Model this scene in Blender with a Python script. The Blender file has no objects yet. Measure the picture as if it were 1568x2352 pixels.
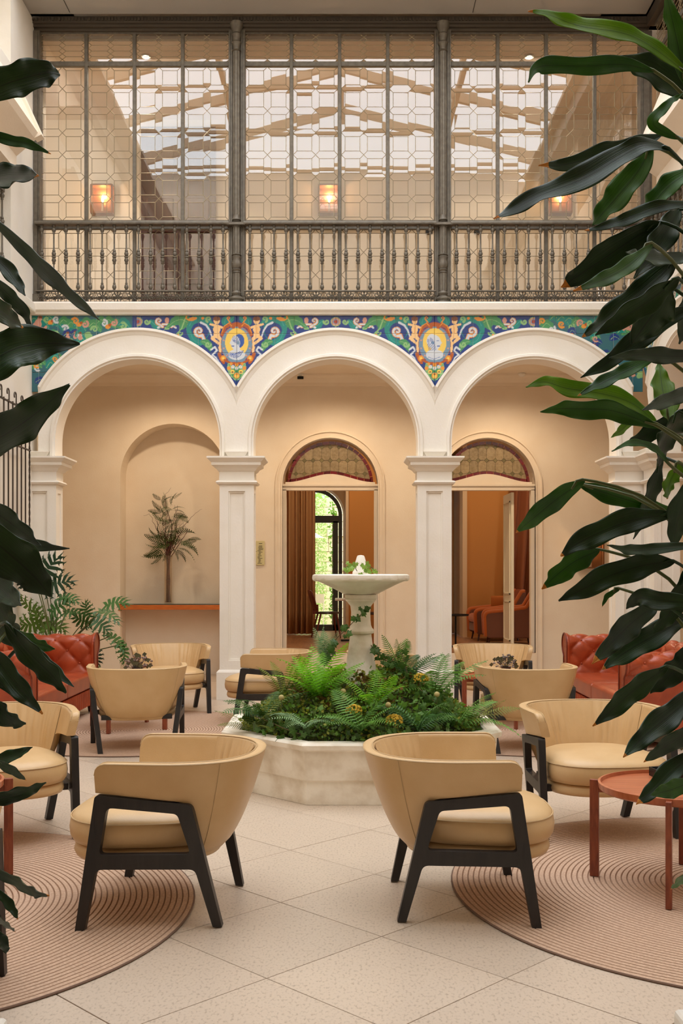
import bpy, math, random
import numpy as np
from mathutils import Vector, Matrix
PI = math.pi
R = random.Random(7)
F, HC, VX, HY = 2400.0, 1.562, 784.0, 1310.0      # focal length (px), eye height (m), principal column, horizon row
SC = bpy.context.scene
# ---------------------------------------------------------------- camera
cam_d = bpy.data.cameras.new('camera'); cam = bpy.data.objects.new('camera', cam_d)
SC.collection.objects.link(cam); SC.camera = cam
cam.location = (0, 0, HC); cam.rotation_euler = (PI/2, 0, 0)
cam_d.sensor_fit = 'VERTICAL'; cam_d.sensor_height = 36.0; cam_d.lens = 36.0*F/2352
cam_d.shift_y = (HY-1176)/2352; cam_d.clip_start = .05; cam_d.clip_end = 200
# ---------------------------------------------------------------- light
def lin(c):
    c /= 255.0
    return c/12.92 if c <= .04045 else ((c+.055)/1.055)**2.4
def C(r, g, b): return (lin(r), lin(g), lin(b), 1.0)
w = bpy.data.worlds.new('overcast_sky'); SC.world = w; w.use_nodes = True
bg = w.node_tree.nodes['Background']
bg.inputs[0].default_value = (.93, .98, 1.06, 1); bg.inputs[1].default_value = 4.6
w.cycles.sampling_method = 'AUTOMATIC'
def area(name, loc, rot, sx, sy, power, col, portal=False, spread=None):
    l = bpy.data.lights.new(name, 'AREA'); l.shape = 'RECTANGLE'; l.size = sx; l.size_y = sy
    l.energy = power; l.color = col
    if portal: l.cycles.is_portal = True
    o = bpy.data.objects.new(name, l); o.location = loc; o.rotation_euler = rot
    SC.collection.objects.link(o); return o
area('skylight_portal', (0, 7.65, 10.66), (0, 0, 0), 9.6, 12.3, 1, (1, 1, 1), True)
SC.view_settings.view_transform = 'Standard'; SC.view_settings.look = 'None'
SC.view_settings.exposure = 0.0; SC.view_settings.gamma = 1.0; SC.view_settings.use_curve_mapping = False
cy = SC.cycles
cy.use_denoising = True; cy.max_bounces = 8; cy.diffuse_bounces = 5; cy.glossy_bounces = 4
cy.transmission_bounces = 6; cy.transparent_max_bounces = 24; cy.caustics_reflective = False; cy.caustics_refractive = False
cy.sample_clamp_indirect = 6.0; cy.blur_glossy = .5
# ---------------------------------------------------------------- helpers
def P(px, py, Y): return ((px-VX)*Y/F, Y, HC+(HY-py)*Y/F)
def G(px, py):
    Y = HC*F/(py-HY); return ((px-VX)*Y/F, Y)
MATS = {}
def mat(name, col, rough=.5, metal=0, col2=None, nscale=8, ndet=6, bump=0, bscale=60, coat=0, rnd=0, sss=0, emit=None, estr=0, trans=0, stretch=None, lo=.35, hi=.65, spec=None, sheen=0):
    if name in MATS: return MATS[name]
    m = bpy.data.materials.new(name); m.use_nodes = True; nt = m.node_tree; N = nt.nodes; L = nt.links
    b = N['Principled BSDF']; b.inputs['Base Color'].default_value = col; b.inputs['Roughness'].default_value = rough
    b.inputs['Metallic'].default_value = metal
    if coat: b.inputs['Coat Weight'].default_value = coat; b.inputs['Coat Roughness'].default_value = .15
    if spec is not None: b.inputs['Specular IOR Level'].default_value = spec
    if sheen: b.inputs['Sheen Weight'].default_value = sheen
    if emit: b.inputs['Emission Color'].default_value = emit; b.inputs['Emission Strength'].default_value = estr
    tc = N.new('ShaderNodeTexCoord'); mp = N.new('ShaderNodeMapping'); L.new(tc.outputs['Object'], mp.inputs[0])
    if stretch: mp.inputs['Scale'].default_value = stretch
    out = None
    if col2:
        n = N.new('ShaderNodeTexNoise'); n.inputs['Scale'].default_value = nscale; n.inputs['Detail'].default_value = ndet
        L.new(mp.outputs[0], n.inputs['Vector'])
        r = N.new('ShaderNodeValToRGB'); r.color_ramp.elements[0].position = lo; r.color_ramp.elements[1].position = hi
        r.color_ramp.elements[0].color = col; r.color_ramp.elements[1].color = col2
        L.new(n.outputs[0], r.inputs[0]); out = r.outputs[0]
    if rnd:
        oi = N.new('ShaderNodeObjectInfo'); mr = N.new('ShaderNodeMapRange')
        mr.inputs[3].default_value = 1-rnd; mr.inputs[4].default_value = 1+rnd; L.new(oi.outputs['Random'], mr.inputs[0])
        hs = N.new('ShaderNodeHueSaturation'); L.new(mr.outputs[0], hs.inputs['Value'])
        if out: L.new(out, hs.inputs['Color'])
        else: hs.inputs['Color'].default_value = col
        out = hs.outputs[0]
    if out: L.new(out, b.inputs['Base Color'])
    if bump:
        n2 = N.new('ShaderNodeTexNoise'); n2.inputs['Scale'].default_value = bscale; n2.inputs['Detail'].default_value = 4
        L.new(mp.outputs[0], n2.inputs['Vector']); bp = N.new('ShaderNodeBump'); bp.inputs['Strength'].default_value = bump; bp.inputs['Distance'].default_value = .01
        L.new(n2.outputs[0], bp.inputs['Height']); L.new(bp.outputs[0], b.inputs['Normal'])
    if trans:
        tr = N.new('ShaderNodeBsdfTranslucent'); mx = N.new('ShaderNodeMixShader'); mx.inputs[0].default_value = trans
        tr.inputs[0].default_value = (min(1, col[0]*2.0), min(1, col[1]*2.0), col[2], 1)
        if out: L.new(out, tr.inputs[0])
        L.new(b.outputs[0], mx.inputs[1]); L.new(tr.outputs[0], mx.inputs[2]); L.new(mx.outputs[0], N['Material Output'].inputs[0])
    MATS[name] = m; return m
def leafmat(name, c1, c2, trans, rough=.34):
    m = mat(name, c1, rough, col2=c2, nscale=6, trans=trans); nt = m.node_tree; N = nt.nodes; L = nt.links; b = N['Principled BSDF']
    uv = N.new('ShaderNodeUVMap'); mp = N.new('ShaderNodeMapping'); mp.inputs['Scale'].default_value = (26, .6, 1); L.new(uv.outputs[0], mp.inputs[0])
    w_ = N.new('ShaderNodeTexNoise'); w_.inputs['Scale'].default_value = 1.4; w_.inputs['Detail'].default_value = 3; L.new(mp.outputs[0], w_.inputs['Vector'])
    bp = N.new('ShaderNodeBump'); bp.inputs['Strength'].default_value = .35; bp.inputs['Distance'].default_value = .004; L.new(w_.outputs[0], bp.inputs['Height']); L.new(bp.outputs[0], b.inputs['Normal'])
    sx = N.new('ShaderNodeSeparateXYZ'); L.new(uv.outputs[0], sx.inputs[0]); mt = N.new('ShaderNodeMath'); mt.operation = 'SUBTRACT'; mt.inputs[1].default_value = .5; L.new(sx.outputs[0], mt.inputs[0])
    ab = N.new('ShaderNodeMath'); ab.operation = 'ABSOLUTE'; L.new(mt.outputs[0], ab.inputs[0]); rp = N.new('ShaderNodeValToRGB'); rp.color_ramp.elements[0].position = .012; rp.color_ramp.elements[1].position = .035
    rp.color_ramp.elements[0].color = (.45, .5, .4, 1); rp.color_ramp.elements[1].color = (1, 1, 1, 1); L.new(ab.outputs[0], rp.inputs[0])
    vn = N.new('ShaderNodeValToRGB'); vn.color_ramp.elements[0].position = .35; vn.color_ramp.elements[1].position = .65; vn.color_ramp.elements[0].color = (.72, .72, .72, 1); L.new(w_.outputs[0], vn.inputs[0])
    src = b.inputs['Base Color'].links[0].from_socket
    m1 = N.new('ShaderNodeMix'); m1.data_type = 'RGBA'; m1.blend_type = 'MULTIPLY'; m1.inputs[0].default_value = 1; L.new(src, m1.inputs[6]); L.new(rp.outputs[0], m1.inputs[7])
    m2 = N.new('ShaderNodeMix'); m2.data_type = 'RGBA'; m2.blend_type = 'MULTIPLY'; m2.inputs[0].default_value = 1; L.new(m1.outputs[2], m2.inputs[6]); L.new(vn.outputs[0], m2.inputs[7])
    L.new(m2.outputs[2], b.inputs['Base Color'])
    for n in N:
        if n.type == 'BSDF_TRANSLUCENT': L.new(m2.outputs[2], n.inputs[0])
    return m
def glass_mat(name, refl, rough, tint):
    if name in MATS: return MATS[name]
    m = bpy.data.materials.new(name); m.use_nodes = True; nt = m.node_tree; N = nt.nodes; L = nt.links
    N.remove(N['Principled BSDF'])
    t = N.new('ShaderNodeBsdfTransparent'); t.inputs[0].default_value = tint
    g = N.new('ShaderNodeBsdfGlossy'); g.inputs['Roughness'].default_value = rough; g.inputs[0].default_value = (1, .96, .9, 1)
    mx = N.new('ShaderNodeMixShader'); fr = N.new('ShaderNodeLayerWeight'); fr.inputs[0].default_value = .25
    mr = N.new('ShaderNodeMapRange'); mr.inputs[3].default_value = refl; mr.inputs[4].default_value = min(1, refl*2.2)
    L.new(fr.outputs['Fresnel'], mr.inputs[0]); L.new(mr.outputs[0], mx.inputs[0])
    L.new(t.outputs[0], mx.inputs[1]); L.new(g.outputs[0], mx.inputs[2]); L.new(mx.outputs[0], N['Material Output'].inputs[0])
    MATS[name] = m; return m
class MB:
    def __init__(s, T=None): s.v = []; s.f = []; s.T = T; s.mi = []
    def add(s, vs, fs, mi=0):
        o = len(s.v); s.v += [tuple(p) for p in vs]; s.f += [tuple(i+o for i in f) for f in fs]; s.mi += [mi]*len(fs); return s
    def box(s, x0, x1, y0, y1, z0, z1, mi=0):
        return s.add([(x0,y0,z0),(x1,y0,z0),(x1,y1,z0),(x0,y1,z0),(x0,y0,z1),(x1,y0,z1),(x1,y1,z1),(x0,y1,z1)],
            [(0,3,2,1),(4,5,6,7),(0,1,5,4),(1,2,6,5),(2,3,7,6),(3,0,4,7)], mi)
    def prism(s, poly, fn, a, b, mi=0):   # poly of 2d points; fn(p,q,t)->xyz
        n = len(poly); vs = [fn(p, q, a) for p, q in poly]+[fn(p, q, b) for p, q in poly]
        fs = [tuple(range(n))[::-1], tuple(range(n, 2*n))]+[(i, (i+1) % n, n+(i+1) % n, n+i) for i in range(n)]
        return s.add(vs, fs, mi)
    def loft(s, rings, cap=True, closed=True, mi=0):
        n = len(rings[0]); vs = [p for r in rings for p in r]; fs = []
        for k in range(len(rings)-1):
            for i in range(n if closed else n-1):
                j = (i+1) % n; fs.append((k*n+i, k*n+j, (k+1)*n+j, (k+1)*n+i))
        if cap and closed: fs += [tuple(range(n))[::-1], tuple(range((len(rings)-1)*n, len(rings)*n))]
        return s.add(vs, fs, mi)
    def lathe(s, prof, n=24, c=(0, 0), mod=None, cap=True, mi=0):
        rings = []
        for r, z in prof:
            rings.append([(c[0]+r*(mod(2*PI*i/n, r, z) if mod else 1)*math.cos(2*PI*i/n), c[1]+r*(mod(2*PI*i/n, r, z) if mod else 1)*math.sin(2*PI*i/n), z) for i in range(n)])
        return s.loft(rings, cap, True, mi)
    def sq(s, cx, cyy, prof, mi=0):       # square-plan loft: prof of (hx, hy, z)
        return s.loft([[(cx-a, cyy-b, z), (cx+a, cyy-b, z), (cx+a, cyy+b, z), (cx-a, cyy+b, z)] for a, b, z in prof], mi=mi)
    def tube(s, pts, rad, n=8, cap=True, mi=0):
        pts = [Vector(p) for p in pts]; m = len(pts)
        if not hasattr(rad, '__len__'): rad = [rad]*m
        t0 = (pts[1]-pts[0]).normalized(); up = Vector((0, 0, 1)) if abs(t0.z) < .9 else Vector((1, 0, 0))
        nrm = t0.cross(up).normalized(); rings = []
        for i in range(m):
            t = (pts[min(i+1, m-1)]-pts[max(i-1, 0)])
            t = t.normalized() if t.length > 1e-9 else t0
            nrm = (nrm-t*nrm.dot(t)); nrm = nrm.normalized() if nrm.length > 1e-6 else t.orthogonal().normalized()
            bn = t.cross(nrm)
            rings.append([tuple(pts[i]+(nrm*math.cos(2*PI*k/n)+bn*math.sin(2*PI*k/n))*rad[i]) for k in range(n)])
        return s.loft(rings, cap, True, mi)
    def sphere(s, c, r, n=10, m=6, sc=(1, 1, 1), mi=0):
        rings = [[(c[0]+r*sc[0]*math.sin(PI*k/m)*math.cos(2*PI*i/n), c[1]+r*sc[1]*math.sin(PI*k/m)*math.sin(2*PI*i/n), c[2]-r*sc[2]*math.cos(PI*k/m)) for i in range(n)] for k in range(m+1)]
        rings[0] = [(c[0]+.001*r*math.cos(2*PI*i/n), c[1]+.001*r*math.sin(2*PI*i/n), c[2]-r*sc[2]) for i in range(n)]
        rings[-1] = [(c[0]+.001*r*math.cos(2*PI*i/n), c[1]+.001*r*math.sin(2*PI*i/n), c[2]+r*sc[2]) for i in range(n)]
        return s.loft(rings, True, True, mi)
    def mesh(s, name, mats, smooth=None):
        me = bpy.data.meshes.new(name); v = s.v if not s.T else [s.T(*p) for p in s.v]
        me.from_pydata(v, [], s.f)
        for m_ in (mats if isinstance(mats, (list, tuple)) else [mats]): me.materials.append(m_)
        if any(s.mi): me.polygons.foreach_set('material_index', s.mi)
        if smooth is not None:
            me.polygons.foreach_set('use_smooth', [True]*len(s.f))
            if smooth < 180: 
                try: me.set_sharp_from_angle(angle=math.radians(smooth))
                except Exception: pass
        me.update(); return me
    def build(s, name, mats, parent=None, smooth=None, fix=True, bevel=0, **kw):
        me = s.mesh(name, mats, smooth)
        if fix and len(s.f) < 60000:
            import bmesh
            b = bmesh.new(); b.from_mesh(me); bmesh.ops.recalc_face_normals(b, faces=b.faces); b.to_mesh(me); b.free()
        o = link(name, me, parent)
        if bevel:
            md = o.modifiers.new('bevel', 'BEVEL'); md.width = bevel; md.segments = 2; md.limit_method = 'ANGLE'; md.angle_limit = .6
        tag(o, **kw); return o
def link(name, me, parent=None):
    o = bpy.data.objects.new(name, me); SC.collection.objects.link(o)
    if parent: o.parent = parent
    return o
def tag(o, label=None, cat=None, group=None, kind=None):
    if label: o['label'] = label
    if cat: o['category'] = cat
    if group: o['group'] = group
    if kind: o['kind'] = kind
    return o
def thing(name, label=None, cat=None, loc=(0, 0, 0), rz=0, group=None, kind=None):
    o = bpy.data.objects.new(name, None); o.empty_display_size = .1; SC.collection.objects.link(o)
    o.location = loc; o.rotation_euler = (0, 0, rz); return tag(o, label, cat, group, kind)
KIDS = {}
def kids(o):
    return [c for c in SC.collection.objects if c.parent == o]
def dup(o, loc=None, rz=None, label=None, parent=None):
    c = o.copy(); SC.collection.objects.link(c)
    if parent: c.parent = parent
    if loc is not None: c.location = loc
    if rz is not None: c.rotation_euler = (0, 0, rz)
    if label: c['label'] = label
    for k in kids(o):
        if k is not c: dup(k, parent=c)
    return c
def lerp(a, b, t): return a+(b-a)*t
def sstep(a, b, x):
    t = max(0, min(1, (x-a)/(b-a))); return t*t*(3-2*t)
def catmull(pts, n):
    pts = [Vector(p) for p in pts]; q = [pts[0]*2-pts[1]]+pts+[pts[-1]*2-pts[-2]]; out = []
    for i in range(n+1):
        t = i/n*(len(pts)-1); k = min(int(t), len(pts)-2); t -= k
        a, b, c, d = q[k:k+4]
        out.append(.5*((2*b)+(c-a)*t+(2*a-5*b+4*c-d)*t*t+(3*b-a-3*c+d)*t**3))
    return out
# materials
M_WALL = mat('cream_plaster', C(240,233,221), .7, col2=C(236,228,213), nscale=3, bump=.15, bscale=40)
M_GAL = mat('warm_gallery_plaster', C(238,224,204), .75, col2=C(234,218,196), nscale=3, bump=.12, bscale=50)
M_IRON = mat('grey_brown_painted_iron', C(112,104,90), .5, .35, col2=C(96,88,76), nscale=20, bump=.2, bscale=80)
M_DARKGREY = mat('dark_grey_metal_fascia', C(176,172,164), .5, .05)
M_CREAMLEATHER = mat('cream_leather', C(212,178,130), .36, col2=C(204,168,118), nscale=5, bump=.12, bscale=260)
M_BLACKWOOD = mat('black_stained_wood', C(38,34,32), .42, col2=C(28,25,24), nscale=30, bump=.08, bscale=120, stretch=(1,1,.15))
M_RED = mat('cognac_red_leather', C(178,78,42), .28, col2=C(150,60,30), nscale=6, bump=.15, bscale=150, lo=.3, hi=.7)
M_REDWOOD = mat('reddish_wood', C(150,78,48), .38, col2=C(120,56,34), nscale=14, stretch=(1,8,1), bump=.06)
M_MARBLE = mat('weathered_marble', C(240,232,218), .5, col2=C(205,190,168), nscale=4, ndet=12, bump=.25, bscale=25, lo=.45, hi=.8)
M_MARBLEOLD = mat('stained_marble', C(244,236,220), .55, col2=C(206,188,160), nscale=5, ndet=14, bump=.4, bscale=22, lo=.42, hi=.72)
M_TILE = mat('limestone_tile', C(202,184,164), .36, col2=C(168,150,130), nscale=90, ndet=12, bump=.10, bscale=140, rnd=.06, lo=.52, hi=.72, stretch=(1,.55,1))
M_GROUT = mat('grout', C(150,128,104), .9)
M_RUG = mat('taupe_woven_wool', C(204,172,146), .95, col2=C(184,152,126), nscale=90, bump=.3, bscale=200)
M_WOODFLOOR = mat('oak_floor', C(190,140,96), .35, col2=C(160,112,74), nscale=4, stretch=(8,1,1))
M_OCHRE = mat('ochre_wall', C(200,136,66), .8)
M_CURTAIN = mat('tan_curtain', C(186,140,92), .85, bump=.2, bscale=200)
M_DARKWOOD = mat('dark_walnut', C(84,44,30), .4, col2=C(60,30,20), nscale=6, stretch=(6,6,1))
M_SHELF = mat('orange_wood', C(206,116,48), .35, col2=C(190,98,38), nscale=8, stretch=(1,8,8))
M_BLACK = mat('black_metal', C(26,26,26), .4, .3)
M_COPPER = mat('aged_copper', C(134,88,54), .4, .6)
# ================================================================ structure
YP = 12.63; XL, XR = -3.74, 3.64; YG = 15.3; ZC = 3.12; RI, RO = .995, 1.363; HP = 1.197; ZS = 2.93; ZT = 4.64
TB = lambda u, d, z: (u, YP+d, z)                       # back arcade
TR = lambda u, d, z: (XR+d, YP-u, z)                    # right arcade, u runs towards the camera
# ---- floor tiles at 45 degrees
def clip(poly, x0, x1, y0, y1):
    for ax, lim, sg in ((0, x0, 1), (0, x1, -1), (1, y0, 1), (1, y1, -1)):
        out = []
        for i in range(len(poly)):
            a, b = poly[i], poly[(i+1) % len(poly)]; da, db = sg*(a[ax]-lim), sg*(b[ax]-lim)
            if da >= 0: out.append(a)
            if da*db < 0:
                t = da/(da-db); out.append((a[0]+(b[0]-a[0])*t, a[1]+(b[1]-a[1])*t))
        poly = out
        if len(poly) < 3: return []
    return poly
def parea(p): return .5*abs(sum(p[i][0]*p[(i+1) % len(p)][1]-p[(i+1) % len(p)][0]*p[i][1] for i in range(len(p))))
fl = MB().box(-6, 7, -4.2, YG+.4, -.12, -.012).build('floor', M_GROUT, kind='structure')
MB().box(-5.2, 6.4, YG-.01, YG+.5, -.1, -.0005).build('niche_floor', M_TILE, fl); MB().box(-5.2, XL-.002, YP-.2, YG, -.1, -.0005).build('gallery_floor_edge', M_TILE, fl)
ax, ay, hd = .171, 4.463, .458; full = None; cnt = 0; far = MB()
for i in range(-30, 31):
    for j in range(-30, 31):
        cx, cyy = ax+(i-j)*hd, ay+(i+j)*hd+hd
        g = hd-.003
        q = clip([(cx, cyy-g), (cx+g, cyy), (cx, cyy+g), (cx-g, cyy)], XL, XR+2.5, .6, YG)
        if len(q) < 3 or parea(q) < .01: continue
        vis = abs(cx) < cyy*.34+.7 and cyy > 3.0
        zz = -.001+R.uniform(-.0006, .0006)
        if not vis:
            far.prism(q, lambda a, b, t: (a, b, t), -.012, 0); continue
        if len(q) == 4 and parea(q) > .41:
            if full is None:
                full = MB().loft([[(0,-g,-.012),(g,0,-.012),(0,g,-.012),(-g,0,-.012)], [(0,-g,-.0012),(g,0,-.0012),(0,g,-.0012),(-g,0,-.0012)], [(0,-g+.002,0),(g-.002,0,0),(0,g-.002,0),(-g+.002,0,0)]]).mesh('tile', M_TILE)
            o = link('tile', full, fl); o.location = (cx, cyy, zz)
        else:
            o = MB().prism([(a-cx, b-cyy) for a, b in q], lambda a, b, t: (a, b, t), -.012, 0).build('tile', M_TILE, fl); o.location = (cx, cyy, zz)
far.build('tiles_out_of_view', M_TILE, fl, kind='stuff')
# ---- arcade
wb = thing('wall_back', kind='structure')
wr = thing('wall_right', kind='structure')
def arch_bay(T, uc, parent, hl=HP, hr=HP, ztop=ZT+.16, depth=.3):
    m = MB(T); n = 40
    path = [(uc+RI, ZS)]+[(uc+RI*math.cos(PI*i/n), ZC+RI*math.sin(PI*i/n)) for i in range(n+1)]+[(uc-RI, ZS)]
    vs = []
    for u, z in path: vs += [(u, 0, z), (u, 0, ztop), (u, depth, z), (u, depth, ztop)]
    fs = []
    for i in range(len(path)-1):
        a, b = 4*i, 4*(i+1)
        fs += [(a, b, b+1, a+1), (a+2, a+3, b+3, b+2), (a, a+2, b+2, b), (a+1, b+1, b+3, a+3)]
    m.add(vs, fs)
    if hr > RI: m.box(uc+RI, uc+hr, 0, depth, ZS, ztop)
    if hl > RI: m.box(uc-hl, uc-RI, 0, depth, ZS, ztop)
    m.build('arch_wall', M_WALL, parent, fix=False)
    prof = [(RO, .0), (RO, -.062), (RO-.03, -.066), (RO-.045, -.04), (RO-.075, -.034), (RO-.085, -.026), (1.06, -.024), (1.05, -.05), (1.02, -.055), (1.005, -.03), (RI-.004, -.03), (RI-.004, .3)]
    n = 56; path = [(0, ZS)]+[(PI*i/n, None) for i in range(n+1)]+[(PI, ZS)]; rings = []
    for a, zz in path:
        ring = []
        for r, d in prof:
            u = r*math.cos(a); z = ZC+r*math.sin(a) if zz is None else zz
            lim = hr if u > 0 else hl
            if abs(u) > lim: u = math.copysign(lim, u); d = max(d, -.022)
            ring.append((uc+u, d, z))
        rings.append(ring)
    MB(T).loft(rings, False, False).build('archivolt', M_WALL, parent, fix=False, smooth=30)
def pier(T, uc, parent, hw=.207, depth=.3):
    m = MB(T); D = depth/2; c = (uc, D)
    m.sq(uc, D, [(hw-.012, D-.034, 0), (hw-.012, D-.034, ZS)])
    for du in (-1, 1): m.box(uc+du*hw, uc+du*.10, -.002, .04, .36, 2.64)          # stiles
    m.box(uc-.10, uc+.10, -.002, .04, 2.52, 2.64); m.box(uc-.10, uc+.10, -.002, .04, .36, .47)
    for du in (-1, 1): m.box(uc+du*.10, uc+du*.082, .016, .04, .47, 2.52)
    m.box(uc-.082, uc+.082, .016, .04, 2.50, 2.52); m.box(uc-.082, uc+.082, .016, .04, .47, .49)
    for du in (-1, 1):
        m.box(uc+du*(hw-.0121), uc+du*(hw-.0004), .041, .08, .36, 2.64); m.box(uc+du*(hw-.0121), uc+du*(hw-.0004), depth-.08, depth-.033, .36, 2.64)
        m.box(uc+du*(hw-.0121), uc+du*(hw-.0006), .081, depth-.081, 2.5, 2.64)
    m.box(uc-hw, uc+hw, depth-.034, depth, .3, 2.64)
    sh = m.build('pier', M_WALL, parent)
    k = MB(T); e = [(hw, 2.60), (hw+.03, 2.605), (hw+.045, 2.625), (hw+.03, 2.645), (hw+.004, 2.65), (hw+.004, 2.755), (hw+.02, 2.765), (hw+.045, 2.80), (hw+.085, 2.825), (hw+.09, 2.83), (hw+.09, 2.865), (hw+.10, 2.87), (hw+.135, 2.905), (hw+.14, 2.91), (hw+.14, ZS), (hw-.02, ZS+.004)]
    k.sq(uc, D, [(a, a-hw+D, z) for a, z in e]); k.build('capital', M_WALL, sh, fix=False)
    b = MB(T); b.sq(uc, D, [(hw+.035, D+.035, 0), (hw+.035, D+.035, .33), (hw+.02, D+.02, .35), (hw, D, .362)]); b.build('plinth', M_WALL, sh, fix=False)
    s_ = MB(T); s_.loft([[(uc-.10, -.05, ZS), (uc+.10, -.05, ZS), (uc+.10, .05, ZS), (uc-.10, .05, ZS)], [(uc-.135, -.085, ZS+.055), (uc+.135, -.085, ZS+.055), (uc+.135, .05, ZS+.055), (uc-.135, .05, ZS+.055)], [(uc-.135, -.085, ZS+.065), (uc+.135, -.085, ZS+.065), (uc+.135, .05, ZS+.065), (uc-.135, .05, ZS+.065)]])
    s_.build('arch_stop', M_WALL, sh, fix=False)
UC = [-2.461, -.071, 2.32]; PU = [-3.655, -1.266, 1.124, 3.515]
for k, uc in enumerate(UC): arch_bay(TB, uc, wb)
for u in PU: pier(TB, u, wb)
for k in range(2): arch_bay(TR, .30+HP+k*2*HP, wr)
pier(TR, .26, wr); pier(TR, .30+2*HP, wr)
for T, u0, u1, par in ((TB, XL, XR, wb), (TR, 0, 5.1, wr)):   # string course above the tiles
    m = MB(T); u0 -= 0
    m.loft([[(u, .02, ZT), (u, -.05, ZT), (u, -.065, ZT+.01), (u, -.065, ZT+.02), (u, -.10, ZT+.05), (u, -.11, ZT+.125), (u, -.10, ZT+.145), (u, .6, ZT+.15), (u, .6, ZT)] for u in (u0, u1)])
    m.build('string_course', M_WALL, par, fix=False)
# rest of the right wall, left wall, wall behind the viewer (all seen in the glass)
m = MB(); m.box(XR, XR+.5, -4, YP-5.1, 0, ZT+.16); m.box(XR+.02, XR+.3, -4, YP-3.2, 4.8, 8.25); m.build('wall_right_plain', M_WALL, wr)
wl = thing('wall_left', kind='structure')
m = MB(); m.box(XL-.4, XL, -4, 10.5, 0, 8.25); m.box(XL-.4, XL, 11.82, YP+.6, 0, 8.25); m.box(XL-.4, XL, 10.5, 11.82, 0, 4.9); m.box(XL-.4, XL, 10.5, 11.82, 6.05, 7.3)
m.box(XL-.62, XL-.3, 10.4, 11.9, 4.8, 8.25); m.build('plain_wall', M_WALL, wl)
MB().box(XL, XL+.07, -4, YP-.02, ZT+.01, ZT+.13).build('string_course', M_WALL, wl, bevel=.02)
m = MB(); m.prism([(XL, 5.98), (XL+.15, 5.98), (XL+.15, 6.14), (XL+.36, 6.32), (XL+.40, 6.38), (XL+.13, 6.95), (XL, 6.95)], lambda a, b, t: (a, t, b), 10.3, 11.55)
m.prism([(XL+.36, 6.32), (XL+.44, 6.36), (XL+.17, 6.95), (XL+.13, 6.95)], lambda a, b, t: (a, t, b), 11.5, 11.62)
m.build('plaster_corbel', M_GAL, wl)
m = MB(); m.prism([(XR, 5.75), (XR-.10, 5.75), (XR-.10, 5.98), (XR-.34, 6.15), (XR-.34, 6.25), (XR-.05, 6.95), (XR, 6.95)], lambda a, b, t: (a, t, b), 9.9, 11.75)
m.build('plaster_corbel', M_GAL, wr)
wf = thing('wall_front', kind='structure')
MB().box(-6, 6, -4.3, -4, 0, 4.8).build('arcade_back', M_WALL, wf)
MB().box(-5, 5, 1.2, 1.5, 4.4, 10.7).build('upper_wall', M_WALL, wf)
MB().box(-5, 5, -4.2, 1.5, 4.4, 4.6).build('gallery_over_viewer', M_GAL, wf)
# ---- lower gallery : back wall with niche and two arched doorways
wg = thing('wall_gallery', kind='structure')
X_D = [-.166, 2.14]; X_N = -2.46
def wall_arch(openings, x0, x1, y0, y1, z0, z1):
    m = MB(); n = 32; cur = x0
    for xc, hw, zc, zb in openings:
        m.box(cur, xc-hw, y0, y1, z0, z1); cur = xc+hw
        if zb > z0: m.box(xc-hw, xc+hw, y0, y1, z0, zb)
        vs = []; fs = []
        for i in range(n+1):
            a = PI*i/n; vs += [(xc-hw*math.cos(a), y, z) for y in (y0, y1) for z in (zc+hw*math.sin(a), z1)]
        for i in range(n):
            a, b = 4*i, 4*i+4; fs += [(a, b, b+1, a+1), (a+2, a+3, b+3, b+2), (a, a+2, b+2, b)]
        m.add(vs, fs)
    m.box(cur, x1, y0, y1, z0, z1); return m
wall_arch([(X_N, .78, 2.93, 0), (X_D[0], .70, 2.80, .35), (X_D[1], .70, 2.80, .35)], -5.0, 6.2, YG, YG+.42, 0, 4.7).build('gallery_wall', M_GAL, wg, fix=False)
MB().box(X_N-.9, X_N+.9, YG+.40, YG+.5, 0, 3.9).build('niche_back', M_GAL, wg)
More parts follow.
